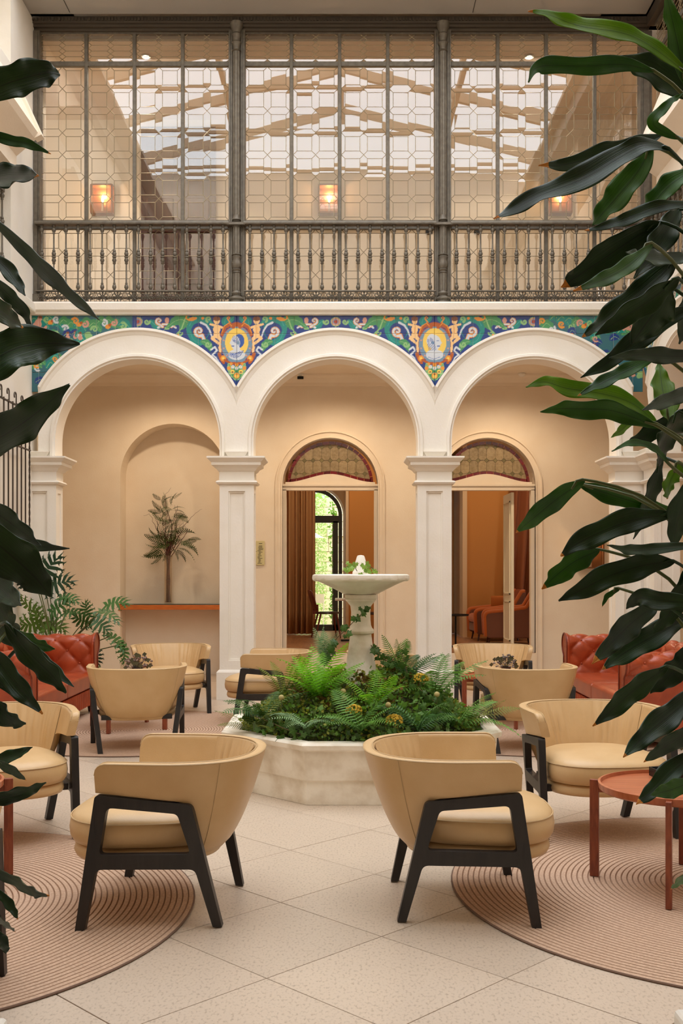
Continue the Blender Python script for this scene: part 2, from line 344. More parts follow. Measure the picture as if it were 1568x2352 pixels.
for k, xd in enumerate(X_D):
    dr = thing('door_%d' % (k+1), kind='structure')
    # moulded surround
    rings = []
    prof = [(.80, .0), (.80, -.03), (.785, -.035), (.775, -.012), (.72, -.008), (.715, -.03), (.70, -.03), (.70, .12)]
    for i in range(-1, 34):
        a = PI*min(max(i, 0), 32)/32; ring = []
        for r, d in prof:
            ring.append((xd+r*math.cos(a), YG+d, .0 if i in (-1, 33) else 2.80+r*math.sin(a)))
        rings.append(ring)
    MB().loft(rings, False, False).build('surround', M_GAL, dr, fix=False, smooth=30)
    m = MB(); m.box(xd-.70, xd+.70, YG+.06, YG+.2, 2.74, 2.80); m.box(xd-.70, xd+.70, YG+.04, YG+.2, 2.80, 2.83)
    n = 24   # timber with a serpentine top
    def bz(x): t = abs(x)/.66; return 2.86+.12*(1-sstep(.0, .95, t))
    for i in range(n):
        a, b = -.66+1.32*i/n, -.66+1.32*(i+1)/n
        m.prism([(a, 2.82), (b, 2.82), (b, bz(b)), (a, bz(a))], lambda p, q, t: (xd+p, t, q), YG+.07, YG+.17)
    m.box(xd-.70, xd-.645, YG+.06, YG+.2, .35, 2.75); m.box(xd+.645, xd+.70, YG+.06, YG+.2, .35, 2.75)
    m.build('frame', M_GAL, dr, fix=False)
    # leaded fanlight
    fw = thing('fanlight', None); fw.parent = dr
    rr = .635; zc = 2.83
    M_AMB = mat('obscured_pale_glass', C(160,140,106), .25, col2=C(138,118,86), nscale=30, bump=.5, bscale=90, rnd=.12, emit=C(190,160,110), estr=.0)
    M_DIA = mat('olive_glass', C(120,108,70), .2, rnd=.15); M_RG = mat('ruby_glass', C(104,20,24), .12, rnd=.35, coat=.5); M_LEAD = mat('lead_came', C(70,58,44), .5, .5)
    red = .045
    def inside(x, z, ins):
        lo = bz(x)+ins; R2 = rr-ins
        z = max(z, lo); dx, dz = x, z-zc; L = math.hypot(dx, dz)
        if L > R2: dx, dz = dx*R2/L, dz*R2/L
        z2 = zc+dz
        return (dx, max(z2, min(bz(dx)+ins, zc+dz+1)))
    def clamp_poly(poly, ins):
        fine = []
        for i in range(len(poly)):
            a, b = poly[i], poly[(i+1) % len(poly)]
            for t in range(4): fine.append((lerp(a[0], b[0], t/4), lerp(a[1], b[1], t/4)))
        return [inside(x, z, ins) for x, z in fine]
    px_, pz_ = .127, .198; dd = .033; lead = MB()
    def pane(poly, mt, nm, ins):
        q = clamp_poly(poly, ins)
        if parea(q) < .0006: return
        cx = sum(p[0] for p in q)/len(q); cz = sum(p[1] for p in q)/len(q)
        q2 = [(cx+(x-cx)*.97, cz+(z-cz)*.97) for x, z in q]
        MB().prism(q2, lambda a, b, t: (xd+a, t, b), YG+.115+R.uniform(-.001, .001), YG+.122).build(nm, mt, fw, fix=False)
        for i in range(len(q)):
            a, b = q[i], q[(i+1) % len(q)]
            if math.hypot(a[0]-b[0], a[1]-b[1]) > .004: lead.tube([(xd+a[0], YG+.118, a[1]), (xd+b[0], YG+.118, b[1])], .0035, 4, False)
    z0 = 2.985
    for i in range(-6, 7):
        for j in range(-2, 4):
            cx = (i+.5)*px_ if True else i*px_; cz = z0+pz_*(j+.5)
            pane([(cx-px_/2+0, cz-pz_/2+dd), (cx-px_/2+dd, cz-pz_/2), (cx+px_/2-dd, cz-pz_/2), (cx+px_/2, cz-pz_/2+dd), (cx+px_/2, cz+pz_/2-dd), (cx+px_/2-dd, cz+pz_/2), (cx-px_/2+dd, cz+pz_/2), (cx-px_/2, cz+pz_/2-dd)], M_AMB, 'pale_pane', red)
            dx, dz = i*px_, z0+pz_*j
            pane([(dx-dd, dz), (dx, dz-dd), (dx+dd, dz), (dx, dz+dd)], M_DIA, 'diamond_pane', red)
    for i in range(20):
        a, b = PI*i/20+.006+.03, PI*(i+1)/20-.006+.03
        if i == 19: b = PI-.04
        q = [(rr*math.cos(a), zc+rr*math.sin(a)), (rr*math.cos(b), zc+rr*math.sin(b)), ((rr-red)*math.cos(b), zc+(rr-red)*math.sin(b)), ((rr-red)*math.cos(a), zc+(rr-red)*math.sin(a))]
        if min(p[1]-bz(p[0]) for p in q) < -.02: continue
        MB().prism(q, lambda p, t_, t: (xd+p, t, t_), YG+.113, YG+.123).build('ruby_pane', M_RG, fw, fix=False)
    for i in range(12):
        a, b = -.60+1.2*i/12+.003, -.60+1.2*(i+1)/12-.003
        MB().prism([(a, bz(a)), (b, bz(b)), (b, bz(b)+red), (a, bz(a)+red)], lambda p, q, t: (xd+p, t, q), YG+.113, YG+.123).build('ruby_pane', M_RG, fw, fix=False)
    lead.build('lead_lines', M_LEAD, fw, fix=False)
# white door leaf folded back on the right side of the second doorway
m = MB(); m.box(2.52, 2.56, YG+.22, YG+.98, .36, 2.72)
for z0, z1 in ((.5, 1.1), (1.2, 2.6)):
    m.box(2.505, 2.52, YG+.32, YG+.34, z0, z1); m.box(2.505, 2.52, YG+.86, YG+.88, z0, z1); m.box(2.505, 2.52, YG+.32, YG+.88, z0, z0+.02); m.box(2.505, 2.52, YG+.32, YG+.88, z1-.02, z1)
dl = m.build('door_3', mat('door_paint', C(232,222,196), .3), kind='structure')
# step up, gallery ceiling with cornice, end walls
tr = thing('trim_1', kind='structure')
for xd in X_D: MB().box(xd-.70, xd+.70, YG+.003, YG+.43, .34, .352).build('threshold', M_WOODFLOOR, tr)
cl = thing('ceiling', kind='structure')
m = MB(); m.box(-5, 6.2, YP+.3, YG+.01, 4.42, 4.79); m.build('gallery_ceiling', M_GAL, cl)
m = MB(); m.prism([(YG, 4.42), (YG-.16, 4.42), (YG-.15, 4.39), (YG-.10, 4.36), (YG-.05, 4.30), (YG-.04, 4.25), (YG, 4.25)], lambda a, b, t: (t, a, b), -5, 6.2); m.build('cornice', M_GAL, cl)
m = MB(); m.box(-5.1, -5, YP, YG, 0, 4.5); m.box(-5, XL-.4, YP, YP+.3, 0, 4.5)
m.box(6.2, 6.3, 4, YG+.4, 0, 4.7); m.box(XR+.5, 6.2, 4, YP+.4, 4.42, 4.8); m.box(XR, 6.2, 4, 4.2, 0, 4.5); m.build('wall_gallery_ends', M_GAL, wg)
# ---- upper gallery behind the glass
m = MB(); m.box(-5.5, 6.5, 15.3, 15.5, 4.7, 8.6); m.box(-5.5, -5.3, YP, 15.4, 4.7, 8.6); m.box(6.3, 6.5, 4, 15.4, 4.7, 8.6); ug = m.build('wall_upper_gallery', mat('beige_upper_plaster', C(232,216,188), .8), kind='structure')
m = MB(); m.box(-5.5, 6.5, YP+.4, 15.4, 8.16, 8.3); m.box(XR+.45, 6.5, 3, YP+.5, 8.16, 8.3); m.build('upper_gallery_ceiling', M_GAL, cl)
MB().box(-5.5, 6.5, YP+.1, 15.4, 4.74, 4.795).build('upper_floor', M_WOODFLOOR, cl)
# dark soffit ring under the rooflight
m = MB()
ring = [(XL-.02, XR+.02, YP-.75, YP-.06), (XL-.02, XL+.12, -4, YP-.7), (XR-.25, XR+.02, -4, YP-.7)]
for x0, x1, y0, y1 in ring: m.box(x0, x1, y0, y1, 8.255, 8.5)
sf = m.build('soffit', M_DARKGREY, cl)
for px in (165, 1083): MB().box((px-784)/190-.003, (px-784)/190+.003, YP-.72, YP-.1, 8.25, 8.256).build('soffit_joint', M_BLACK, cl)
# rooflight : upper walls, rafters, purlins and glazing bars
M_RAFT = mat('pale_roof_timber', C(205,180,150), .7)
m = MB(); m.box(-5.0, -4.8, 1.2, 14, 8.5, 10.75); m.box(4.8, 5.0, 1.2, 14, 8.5, 10.75); m.box(-5, 5, 13.8, 14, 8.3, 10.75)
m.box(-5, XL+.4, -4, 14, 8.5, 8.56); m.box(XR-.4, 5, -4, 14, 8.5, 8.56); m.box(-5, 5, YP-.1, 14, 8.5, 8.56)
m.build('wall_clerestory', M_GAL, kind='structure')
rf = thing('trim_2', kind='structure')
raf = None
for k in range(7):
    m = MB() if raf is None else None
    if m:
        for sx in (-1, 1): m.prism([(0, 12.2), (sx*4.95, 11.0), (sx*4.95, 10.80), (0, 12.0)], lambda a, b, t: (a, t, b), -.05, .05)
        m.box(-4.8, 4.8, -.03, .03, 10.74, 10.80)
        raf = m.mesh('rafter', M_RAFT)
    o = link('rafter', raf, rf); o.location = (0, 1.6+k*2.0, 0)
for x, z in ((0, 12.05), (-2.4, 11.45), (2.4, 11.45), (-4.7, 10.9), (4.7, 10.9)): MB().box(x-.05, x+.05, 1.3, 13.9, z-.07, z+.07).build('purlin', M_RAFT, rf)
# ================================================================ leaded glass screens
M_GLASS = glass_mat('old_clear_glass', .075, .0, (.985, .98, .965, 1))
M_CAME = mat('pale_lead_came', C(168,152,122), .45, .4)
LW = .585; DG = .15
def rows_light(W, y0, rows, per, sq_h, g):
    """panes of one light: returns {shape key: (poly, [(x,z)...])} relative, with lead lines"""
    sw = .182; gx = (W/2-sw)
    out = []; L = []
    xs = [(gx/2+k*W/2, gx/2+k*W/2+sw) for k in range(2)]
    zs = [(y0+g/2+j*per, y0+g/2+j*per+sq_h) for j in range(rows)]
    nodes = [y0+j*per for j in range(rows+1)]
    for a, b in xs:
        k = 0 if a < W/2 else 1; n0, n1 = k*W/2, (k+1)*W/2
        for z0, z1 in zs: out.append(('pane', [(a, z0), (b, z0), (b, z1), (a, z1)]))
        for j in range(1, rows): out.append(('hexagonal_pane', [(n0, nodes[j]), (a, nodes[j]-g/2), (b, nodes[j]-g/2), (n1, nodes[j]), (b, nodes[j]+g/2), (a, nodes[j]+g/2)]))
        out.append(('edge_pane', [(n0, nodes[0]), (n1, nodes[0]), (b, nodes[0]+g/2), (a, nodes[0]+g/2)]))
        out.append(('edge_pane', [(n0, nodes[-1]), (n1, nodes[-1]), (b, nodes[-1]-g/2), (a, nodes[-1]-g/2)]))
    for j, (z0, z1) in enumerate(zs):
        c = W/2; l, r = xs[0][1], xs[1][0]
        out.append(('upright_pane', [(c, nodes[j]), (r, z0), (r, z1), (c, nodes[j+1]), (l, z1), (l, z0)]))
        out.append(('edge_pane', [(0, nodes[j]), (xs[0][0], z0), (xs[0][0], z1), (0, nodes[j+1])]))
        out.append(('edge_pane', [(W, nodes[j]), (xs[1][1], z0), (xs[1][1], z1), (W, nodes[j+1])]))
    return out
def rows_top(W, y0, rows, per):
    out = []; d = .045
    for k in range(2):
        n0, n1 = k*W/2, (k+1)*W/2
        for j in range(rows):
            z0, z1, zc = y0+j*per, y0+(j+1)*per, y0+(j+.5)*per
            out.append(('long_pane', [(n0+.0, zc), (n0+d, z0), (n1-d, z0), (n1, zc), (n1-d, z1), (n0+d, z1)]))
    for j in range(1, rows): 
        z = y0+j*per; out.append(('small_diamond_pane', [(W/2-d, z), (W/2, z-per/2), (W/2+d, z), (W/2, z+per/2)]))
    return out
ZM0, ZM1, ZR0, ZR1, ZW0, ZW1 = 5.838, 7.72, 4.90, 5.73, 7.775, 8.12
PM = {}
def light_panes(W):
    key = round(W, 3)
    if key not in PM:
        pm = (ZM1-ZM0)/7; pl = (ZR1-ZR0)/3
        allp = rows_light(W, ZM0, 7, pm, pm*.655, pm*.345)+rows_light(W, ZR0, 3, pl, pl*.655, pl*.345)+rows_top(W, ZW0, 5, (ZW1-ZW0)/5)
        res = []; cache = {}; edges = {}
        for nm, poly in allp:
            if nm == 'hexagonal_pane' and False: pass
            cx = sum(p[0] for p in poly)/len(poly); cz = sum(p[1] for p in poly)/len(poly)
            rel = tuple((round(p[0]-cx, 4), round(p[1]-cz, 4)) for p in poly)
            if rel not in cache:
                cache[rel] = (nm, rel)
            res.append((nm, rel, cx, cz))
            for i in range(len(poly)):
                a, b = poly[i], poly[(i+1) % len(poly)]
                a = (round(a[0], 3), round(a[1], 3)); b = (round(b[0], 3), round(b[1], 3)); edges[tuple(sorted((a, b)))] = 1
        PM[key] = (res, edges, {})
    return PM[key]
def screen(T, rot, spans, wname):
    """spans: list of (u0, u1, nlights)"""
    wi = thing(wname, kind='structure')
    u0, u1, n = spans; W = (u1-u0-.042*(n-1))/n
    res, edges, meshes = light_panes(W)
    fr = MB(T)
    for k in range(1, n): 
        a = u0+k*W+(k-1)*.042; MB(T).box(a, a+.042, DG-.03, DG+.03, 4.80, 8.12).build('mullion', M_IRON, wi, bevel=.006)
    for z0, z1 in ((4.80, 4.815), (4.885, ZR0), (ZR1, ZM0), (ZM1, ZW0), (8.11, 8.14)): fr.box(u0, u1, DG-.025, DG+.025, z0, z1)
    fr.box(u0, u1, DG-.045, DG-.02, ZM0-.035, ZM0-.01)
    fr.build('transom', M_IRON, wi, fix=False)
    came = MB(T)
    for k in range(n):
        a = u0+k*(W+.042)
        for nm, rel, cx, cz in res:
            if rel not in meshes:
                b = MB(); b.prism([(p[0]*.985, p[1]*.985) for p in rel], lambda p, q, t: (p, t, q), -.002, .002)
                meshes[rel] = b.mesh(nm, M_GLASS)
            o = link(nm, meshes[rel], wi); o.location = T(a+cx, DG, cz)
            o.rotation_euler = (R.gauss(0, .0022), 0, rot+R.gauss(0, .002))
        for (p, q) in edges:
            came.tube([(a+p[0], DG, p[1]), (a+q[0], DG, q[1])], .0042, 4, False)
    came.build('lead_came', M_CAME, wi, fix=False, kind='stuff')
BAYS = [(-3.685, -1.372, 4), (-1.178, 1.132, 4), (1.338, 3.66, 4)]
for k, b in enumerate(BAYS): screen(TB, 0, b, 'window_%d' % (k+1))
screen(TR, PI/2, (.06, 2.37, 4), 'window_4')
# iron cornice above the glass
m = MB(TB); m.box(XL, XR+.1, DG-.06, DG+.05, 8.13, 8.16); m.box(XL, XR+.1, DG-.10, DG+.05, 8.16, 8.19); m.box(XL, XR+.1, DG-.13, DG+.05, 8.19, 8.27)
for i in range(184): m.box(XL+.04*i, XL+.04*i+.022, DG-.145, DG-.12, 8.215, 8.25)
M_IRONDARK = mat('dark_brown_iron', C(84,74,62), .5, .3)
m.build('trim_3', M_IRONDARK, fix=False, kind='structure')
m = MB(TR); m.box(0, 5, DG-.10, DG+.05, 8.14, 8.27); m.build('trim_4', M_IRONDARK, kind='structure')
# ---------------------------------------------------------------- cast iron columns
def iron_column(T, u, label, half=False):
    t = thing('iron_column', label, 'column', T(u, 0, 4.79), group=None)
    t['category'] = 'column'
    o0 = T(u, 0, 4.79)
    S = lambda a, d, z: tuple(Vector(T(u+a, d, z))-Vector(o0))
    m = MB(S); m.box(-.10, .10, .08, .2, 4.79, 8.14)
    for a in (-.095, -.07, .055, .08): m.box(a, a+.014, .066, .09, 4.9, 8.1)
    m.build('pilaster', M_IRON, t)
    fl_ = lambda a, r, z: 1-(.10 if (r < .0501 and r > .044) else 0)*(.5+.5*math.cos(a*12))
    m = MB(lambda x, y, z: S(x, y+.05, z))
    m.lathe([(.085, 4.79), (.085, 4.815), (.07, 4.83), (.088, 4.85), (.07, 4.875), (.045, 4.89), (.06, 4.92), (.045, 4.95)], 24)
    m.lathe([(.05, 4.95), (.05, 5.16)], 48, mod=fl_)
    m.lathe([(.045, 5.16), (.056, 5.17), (.045, 5.185), (.056, 5.2), (.058, 5.205), (.042, 5.22)], 24)
    m.lathe([(.042, 5.22), (.056, 5.25), (.058, 5.29), (.046, 5.33), (.056, 5.36), (.045, 5.375), (.058, 5.385), (.045, 5.40)], 32, mod=lambda a, r, z: 1+.07*abs(math.cos(a*4)))
    m.lathe([(.05, 5.4), (.05, 5.72)], 48, mod=fl_)
    m.lathe([(.055, 5.72), (.055, 5.735), (.075, 5.74), (.075, 5.76)], 24)
    m.lathe([(.05, 5.78), (.058, 5.79), (.04, 5.80), (.056, 5.81), (.05, 5.83), (.045, 5.84), (.045, 5.87)], 24)
    m.lathe([(.047, 5.87), (.047, 7.85)], 48, mod=fl_)
    m.lathe([(.045, 7.85), (.058, 7.86), (.042, 7.875), (.045, 7.93), (.062, 7.96), (.042, 7.98), (.05, 8.02), (.06, 8.06), (.045, 8.08), (.06, 8.12), (.075, 8.16), (.085, 8.2)], 24)
    m.build('shaft', M_IRON, t, smooth=40)
    m = MB(S); m.box(-.11, .11, -.03, .1, 5.735, 5.765); m.build('bracket', M_IRON, t)
    return t
iron_column(TB, -1.273, 'fluted grey iron column between left and middle balcony glazing')
iron_column(TB, 1.232, 'fluted grey iron column between middle and right balcony glazing')
for T, u, lab in ((TB, 3.70, 'iron corner post at right end of the glazed balcony'), (TB, XL+.03, 'slim iron end post against the white wall at left end of glazed balcony')):
    t = thing('corner_post', lab, 'post', T(u, 0, 4.79)); b = MB()
    hw = .045 if u < 0 else .07
    b.box(-hw, hw, .06, .2, 0, 3.33); b.box(-hw*.5, hw*.5, .04, .07, .02, 3.31); b.build('shaft', M_IRON, t)
    MB().box(-hw*1.15, hw*1.15, .02, .06, 0, .12).build('foot', M_IRON, t)
# ---------------------------------------------------------------- balustrades
BAL = {}
def bal_mesh():
    if 'b' not in BAL:
        p = [(.012, 4.94), (.022, 4.945), (.022, 4.955), (.012, 4.96), (.026, 4.985), (.022, 5.01), (.013, 5.02), (.017, 5.03), (.010, 5.05), (.009, 5.265), (.016, 5.27), (.02, 5.285), (.014, 5.29), (.027, 5.31), (.022, 5.335), (.012, 5.34), (.026, 5.352), (.026, 5.358), (.012, 5.37), (.022, 5.375), (.027, 5.40), (.014, 5.42), (.02, 5.425), (.016, 5.44), (.010, 5.45), (.009, 5.63), (.017, 5.645), (.013, 5.655), (.022, 5.665), (.026, 5.69), (.014, 5.712), (.022, 5.73), (.018, 5.74)]
        b = MB(); b.lathe([(r, z-4.79) for r, z in p], 10); BAL['b'] = b.mesh('baluster', M_IRON, 50)
        b = MB()   # flower rosette
        for k in range(8):
            a = PI*k/4+PI/8; l = .062
            pts = []
            for i in range(11):
                t = 2*PI*i/10; rr_ = .5*l*(1-math.cos(t))*.5+.006; 
                pts.append(((.010+l*(.5-.5*math.cos(t)))*math.cos(a)+.017*math.sin(t)*math.sin(a), 0, (.010+l*(.5-.5*math.cos(t)))*math.sin(a)-.017*math.sin(t)*math.cos(a)))
            b.tube(pts, .0055, 4, False)
        b.sphere((0, 0, 0), .012, 8, 4)
        BAL['r'] = b.mesh('rosette', M_IRON)
        b = MB()
        for s in (-1, 1): b.tube([(0, 0, s*.065), (.016, 0, s*.04), (0, 0, s*.018), (-.016, 0, s*.04), (0, 0, s*.065)], .004, 4, False)
        b.tube([(-.02, 0, 0), (0, 0, .014), (.02, 0, 0), (0, 0, -.014), (-.02, 0, 0)], .004, 4, False); b.tube([(-.012, 0, .05), (-.02, 0, .066)], .003, 4); b.tube([(.012, 0, .05), (.02, 0, .066)], .003, 4)
        BAL['l'] = b.mesh('link_ornament', M_IRON)
    return BAL
def balustrade(T, u0, u1, nb, label, nr, rot=0):
    o0 = Vector(T(u0, 0, 4.79)); t = thing('balustrade', label, 'railing', tuple(o0), rot)
    B = bal_mesh(); L = u1-u0
    for k in range(nb):
        o = link('baluster', B['b'], t); o.location = (L*(k+.5)/nb, .02, 0)
    b = MB()
    b.loft([[(x, -.03, .95), (x, -.035, .965), (x, -.028, .985), (x, 0, 1.0), (x, .05, 1.0), (x, .07, .985), (x, .07, .95)] for x in (0, L)])
    b.build('handrail', M_IRON, t)
    b = MB(); b.box(0, L, 0, .04, .145, .16); b.build('upper_rail', M_IRON, t)
    b = MB(); b.box(0, L, -.005, .045, 0, .022); b.build('lower_rail', M_IRON, t)
    for k in range(nr):
        o = link('rosette', B['r'], t); o.location = (L*(k+.5)/nr, .02, .084)
        if k: o = link('link_ornament', B['l'], t); o.location = (L*k/nr, .02, .084)
balustrade(TB, -3.70, -1.36, 16, 'iron balustrade with rosette frieze, left span of balcony above the niche arch', 13)
balustrade(TB, -1.18, 1.145, 16, 'iron balustrade with rosette frieze, middle span of balcony', 12)
balustrade(TB, 1.32, 3.64, 16, 'iron balustrade with rosette frieze, right span of balcony partly behind leaves', 12)
balustrade(TR, .08, 2.3, 14, 'iron balustrade of the right hand side balcony seen end on', 12, -PI/2)
TLb = lambda u, d, z: (XL-d, YP-u, z)
o0 = TLb(1.85, 0, 5.0)
t = thing('side_balustrade', 'short iron balustrade in the opening of the left wall', 'railing', (XL-.06, 10.6, 5.0), PI/2)
for k in range(9):
    o = link('baluster', bal_mesh()['b'], t); o.location = (.09+k*.135, .02, -.11)
MB().box(0, 1.2, 0, .05, .83, .87).build('handrail', M_IRON, t); MB().box(0, 1.2, 0, .05, -.02, .03).build('lower_rail', M_IRON, t)
# ---------------------------------------------------------------- upstairs door and wall lanterns
t = thing('wall_lantern', 'copper box wall lantern with lit candle bulb, left one behind balcony glass', 'wall lamp', (-3.47, 15.3, 5.93+.02))
def lantern(t, s=1.0, power=12):
    f = MB(); w_, h_, d_ = .15*s, .40*s, .14*s
    for sx in (-1, 1):
        f.box(sx*w_-.012, sx*w_+.012, -d_-.012, -d_+.012, 0, h_); f.box(sx*w_-.012, sx*w_+.012, -.03, 0, 0, h_)
    for z in (0, h_):
        f.box(-w_, w_, -d_-.012, -d_+.012, z-.012, z+.012); f.box(-w_-.012, w_+.012, -d_, 0, z-.01, z+.01)
    f.box(-w_, w_, -.012, 0, 0, h_); f.build('frame', M_COPPER, t)
    g = MB(); g.box(-w_, w_, -d_-.002, -d_+.002, .01, h_-.01); g.box(-w_-.002, -w_+.002, -d_, -.01, .01, h_-.01); g.box(w_-.002, w_+.002, -d_, -.01, .01, h_-.01)
    g.build('glass', glass_mat('lantern_glass', .05, .02, (.96, .93, .88, 1)), t)
    MB().lathe([(.02*s, .01), (.018*s, .10*s), (.018*s, .16*s)], 10, (0, -d_/2)).build('candle', mat('candle_tube', C(225,205,180), .5), t)
    MB().lathe([(.004, .165*s), (.016*s, .185*s), (.018*s, .215*s), (.008*s, .26*s), (.001, .275*s)], 10, (0, -d_/2)).build('bulb', mat('lit_bulb', C(255,210,150), .5, emit=(1, .70, .38, 1), estr=30), t)
    l = bpy.data.lights.new('lantern_glow', 'POINT'); l.energy = power; l.color = (1, .62, .34); l.shadow_soft_size = .03
    o = bpy.data.objects.new('glow', l); SC.collection.objects.link(o); o.parent = t; o.location = (0, -d_/2-.0, .23*s+.06)
lantern(t)
LZ = HC+(HY-495)*15.3/F
for px, lab in ((238, None), (756, 'copper box wall lantern with lit candle bulb, middle one behind balcony glass'), (1284, 'copper box wall lantern with lit candle bulb, right one near the leaves')):
    if lab is None: t.location = ((px-VX)*15.3/F, 15.3, LZ)
    else: q = dup(t, ((px-VX)*15.3/F, 15.3, LZ), 0, lab)
q = dup(t, (6.28, 11.6, 5.9), -PI/2, 'small lit lantern far right seen through the side balustrade')
t = thing('wall_lantern', 'dark framed glass wall lantern on the ground floor wall beside right pier', 'wall lamp', ((1352-VX)*15.3/F, 15.3, HC+(HY-1304)*15.3/F))
lantern(t, 1.15, 4)
# dark timber door upstairs
x0, x1 = (326-VX)*15.3/F, (496-VX)*15.3/F; zb, zt = 4.8, HC+(HY-296)*15.3/F
d4 = thing('door_4', kind='structure')
MB().box(x0, x1, 15.22, 15.3, zb, zt).build('door_leaf', M_DARKWOOD, d4)
MB().box(x0, x1, 15.20, 15.23, zt-.5, zt-.42).build('door_rail', M_DARKWOOD, d4)
for i in range(2):
    for j in range(4):
        a = lerp(x0, x1, .08+.48*i); b = a+(x1-x0)*.36; z = lerp(zb, zt, .05+.235*j)
        MB().sq((a+b)/2, 15.21, [((b-a)/2, .02, z), ((b-a)/2, .02, z+.5)]).build('door_panel', M_DARKWOOD, d4, bevel=.015)
t = thing('notice_plate', 'small dark plate low on the upstairs wall, right of the middle lantern', 'plate', ((985-VX)*15.3/F, 15.29, HC+(HY-534)*15.3/F))
MB().box(-.05, .05, -.012, 0, -.03, .04).build('plate_face', M_BLACK, t, bevel=.004)
dup(t, ((1096-VX)*15.3/F, 15.29, HC+(HY-534)*15.3/F), 0, 'second small dark plate on upstairs wall beyond the right iron column')
for px, py, lab in ((335, 128, 'lit recessed ceiling spot upstairs on the left'), (1215, 129, 'lit recessed ceiling spot upstairs on the right')):
    Y = (8.16-HC)*F/(HY-py)
    t = thing('ceiling_spot', lab, 'ceiling light', ((px-VX)*Y/F, Y, 8.15))
    MB().lathe([(.05, 0), (.06, -.008), (.06, 0)], 16).build('rim', mat('white_trim', C(235,230,220), .5), t)
    MB().lathe([(.045, -.006), (.045, -.009)], 16).build('lens', mat('spot_lens', C(255,240,210), .5, emit=(1, .85, .6, 1), estr=12), t)
    l = bpy.data.lights.new('spot_glow', 'SPOT'); l.energy = 75; l.color = (1, .86, .70); l.spot_size = 2.2; l.shadow_soft_size = .05
    o = bpy.data.objects.new('glow', l); SC.collection.objects.link(o); o.parent = t; o.location = (0, 0, -.03)
# ================================================================ painted tile frieze
RES = .0062
def canvas(u0, u1, z0, z1):
    nx, nz = int((u1-u0)/RES), int((z1-z0)/RES)
    U, Z = np.meshgrid(u0+(np.arange(nx)+.5)*RES, z0+(np.arange(nz)+.5)*RES); return U, Z, np.zeros((nz, nx, 3))
CL = dict(bg=(30,58,124), teal=(24,132,122), teal2=(60,164,150), green=(70,142,88), lg=(140,184,120), or_=(226,146,52), yel=(238,200,92), brn=(176,84,28), skin=(240,196,136), hair=(128,76,50), wh=(206,210,214), gb=(112,142,164), bl=(46,86,160), red=(170,60,44), pk=(206,150,130))
CL = {k: np.array([lin(c) for c in v]) for k, v in CL.items()}
class Art:
    def __init__(s, U, Z, A): s.U, s.Z, s.A = U, Z, A
    def frame(s, ox, oz, sc, sx=1): s.X = (s.U-ox)/sc*sx; s.Y = (oz-s.Z)/sc; s.sc = sc; return s   # px units, y down
    def put(s, mask, c): s.A[mask] = CL[c]
    def ell(s, x, y, a, b, c, rot=0):
        dx, dy = s.X-x, s.Y-y; cr, sr = math.cos(rot), math.sin(rot)
        s.put(((dx*cr+dy*sr)/a)**2+((dy*cr-dx*sr)/b)**2 < 1, c)
    def line(s, pts, w, c, w2=None):
        n = len(pts)-1
        for i in range(n):
            (x0, y0), (x1, y1) = pts[i], pts[i+1]; dx, dy = x1-x0, y1-y0; L = dx*dx+dy*dy+1e-9
            t = np.clip(((s.X-x0)*dx+(s.Y-y0)*dy)/L, 0, 1); ww = w if w2 is None else w+(w2-w)*((i+t)/n)
            s.put((s.X-x0-t*dx)**2+(s.Y-y0-t*dy)**2 < ww*ww, c)
    def spiral(s, x, y, r, turns, a0, w, c, dirn=1, tail=None):
        pts = [(x+r*(1-t)*math.cos(a0+dirn*2*PI*turns*t), y+r*(1-t)*math.sin(a0+dirn*2*PI*turns*t)) for t in [i/22 for i in range(20)]]
        if tail: pts = tail+pts
        s.line(pts, w, c, w*.5)
    def leaf(s, pts, w, c, c2, lobes=6):
        V = catmull([(p[0], p[1], 0) for p in pts], 24)
        for i, p in enumerate(V):
            t = i/24; r = w*(math.sin(PI*min(1, t*.9+.12)))*(1+.25*math.cos(t*lobes*2*PI)); s.ell(p.x, p.y, r+.3, r+.3, c)
        s.line([(p.x, p.y) for p in V], .7, c2, .3)
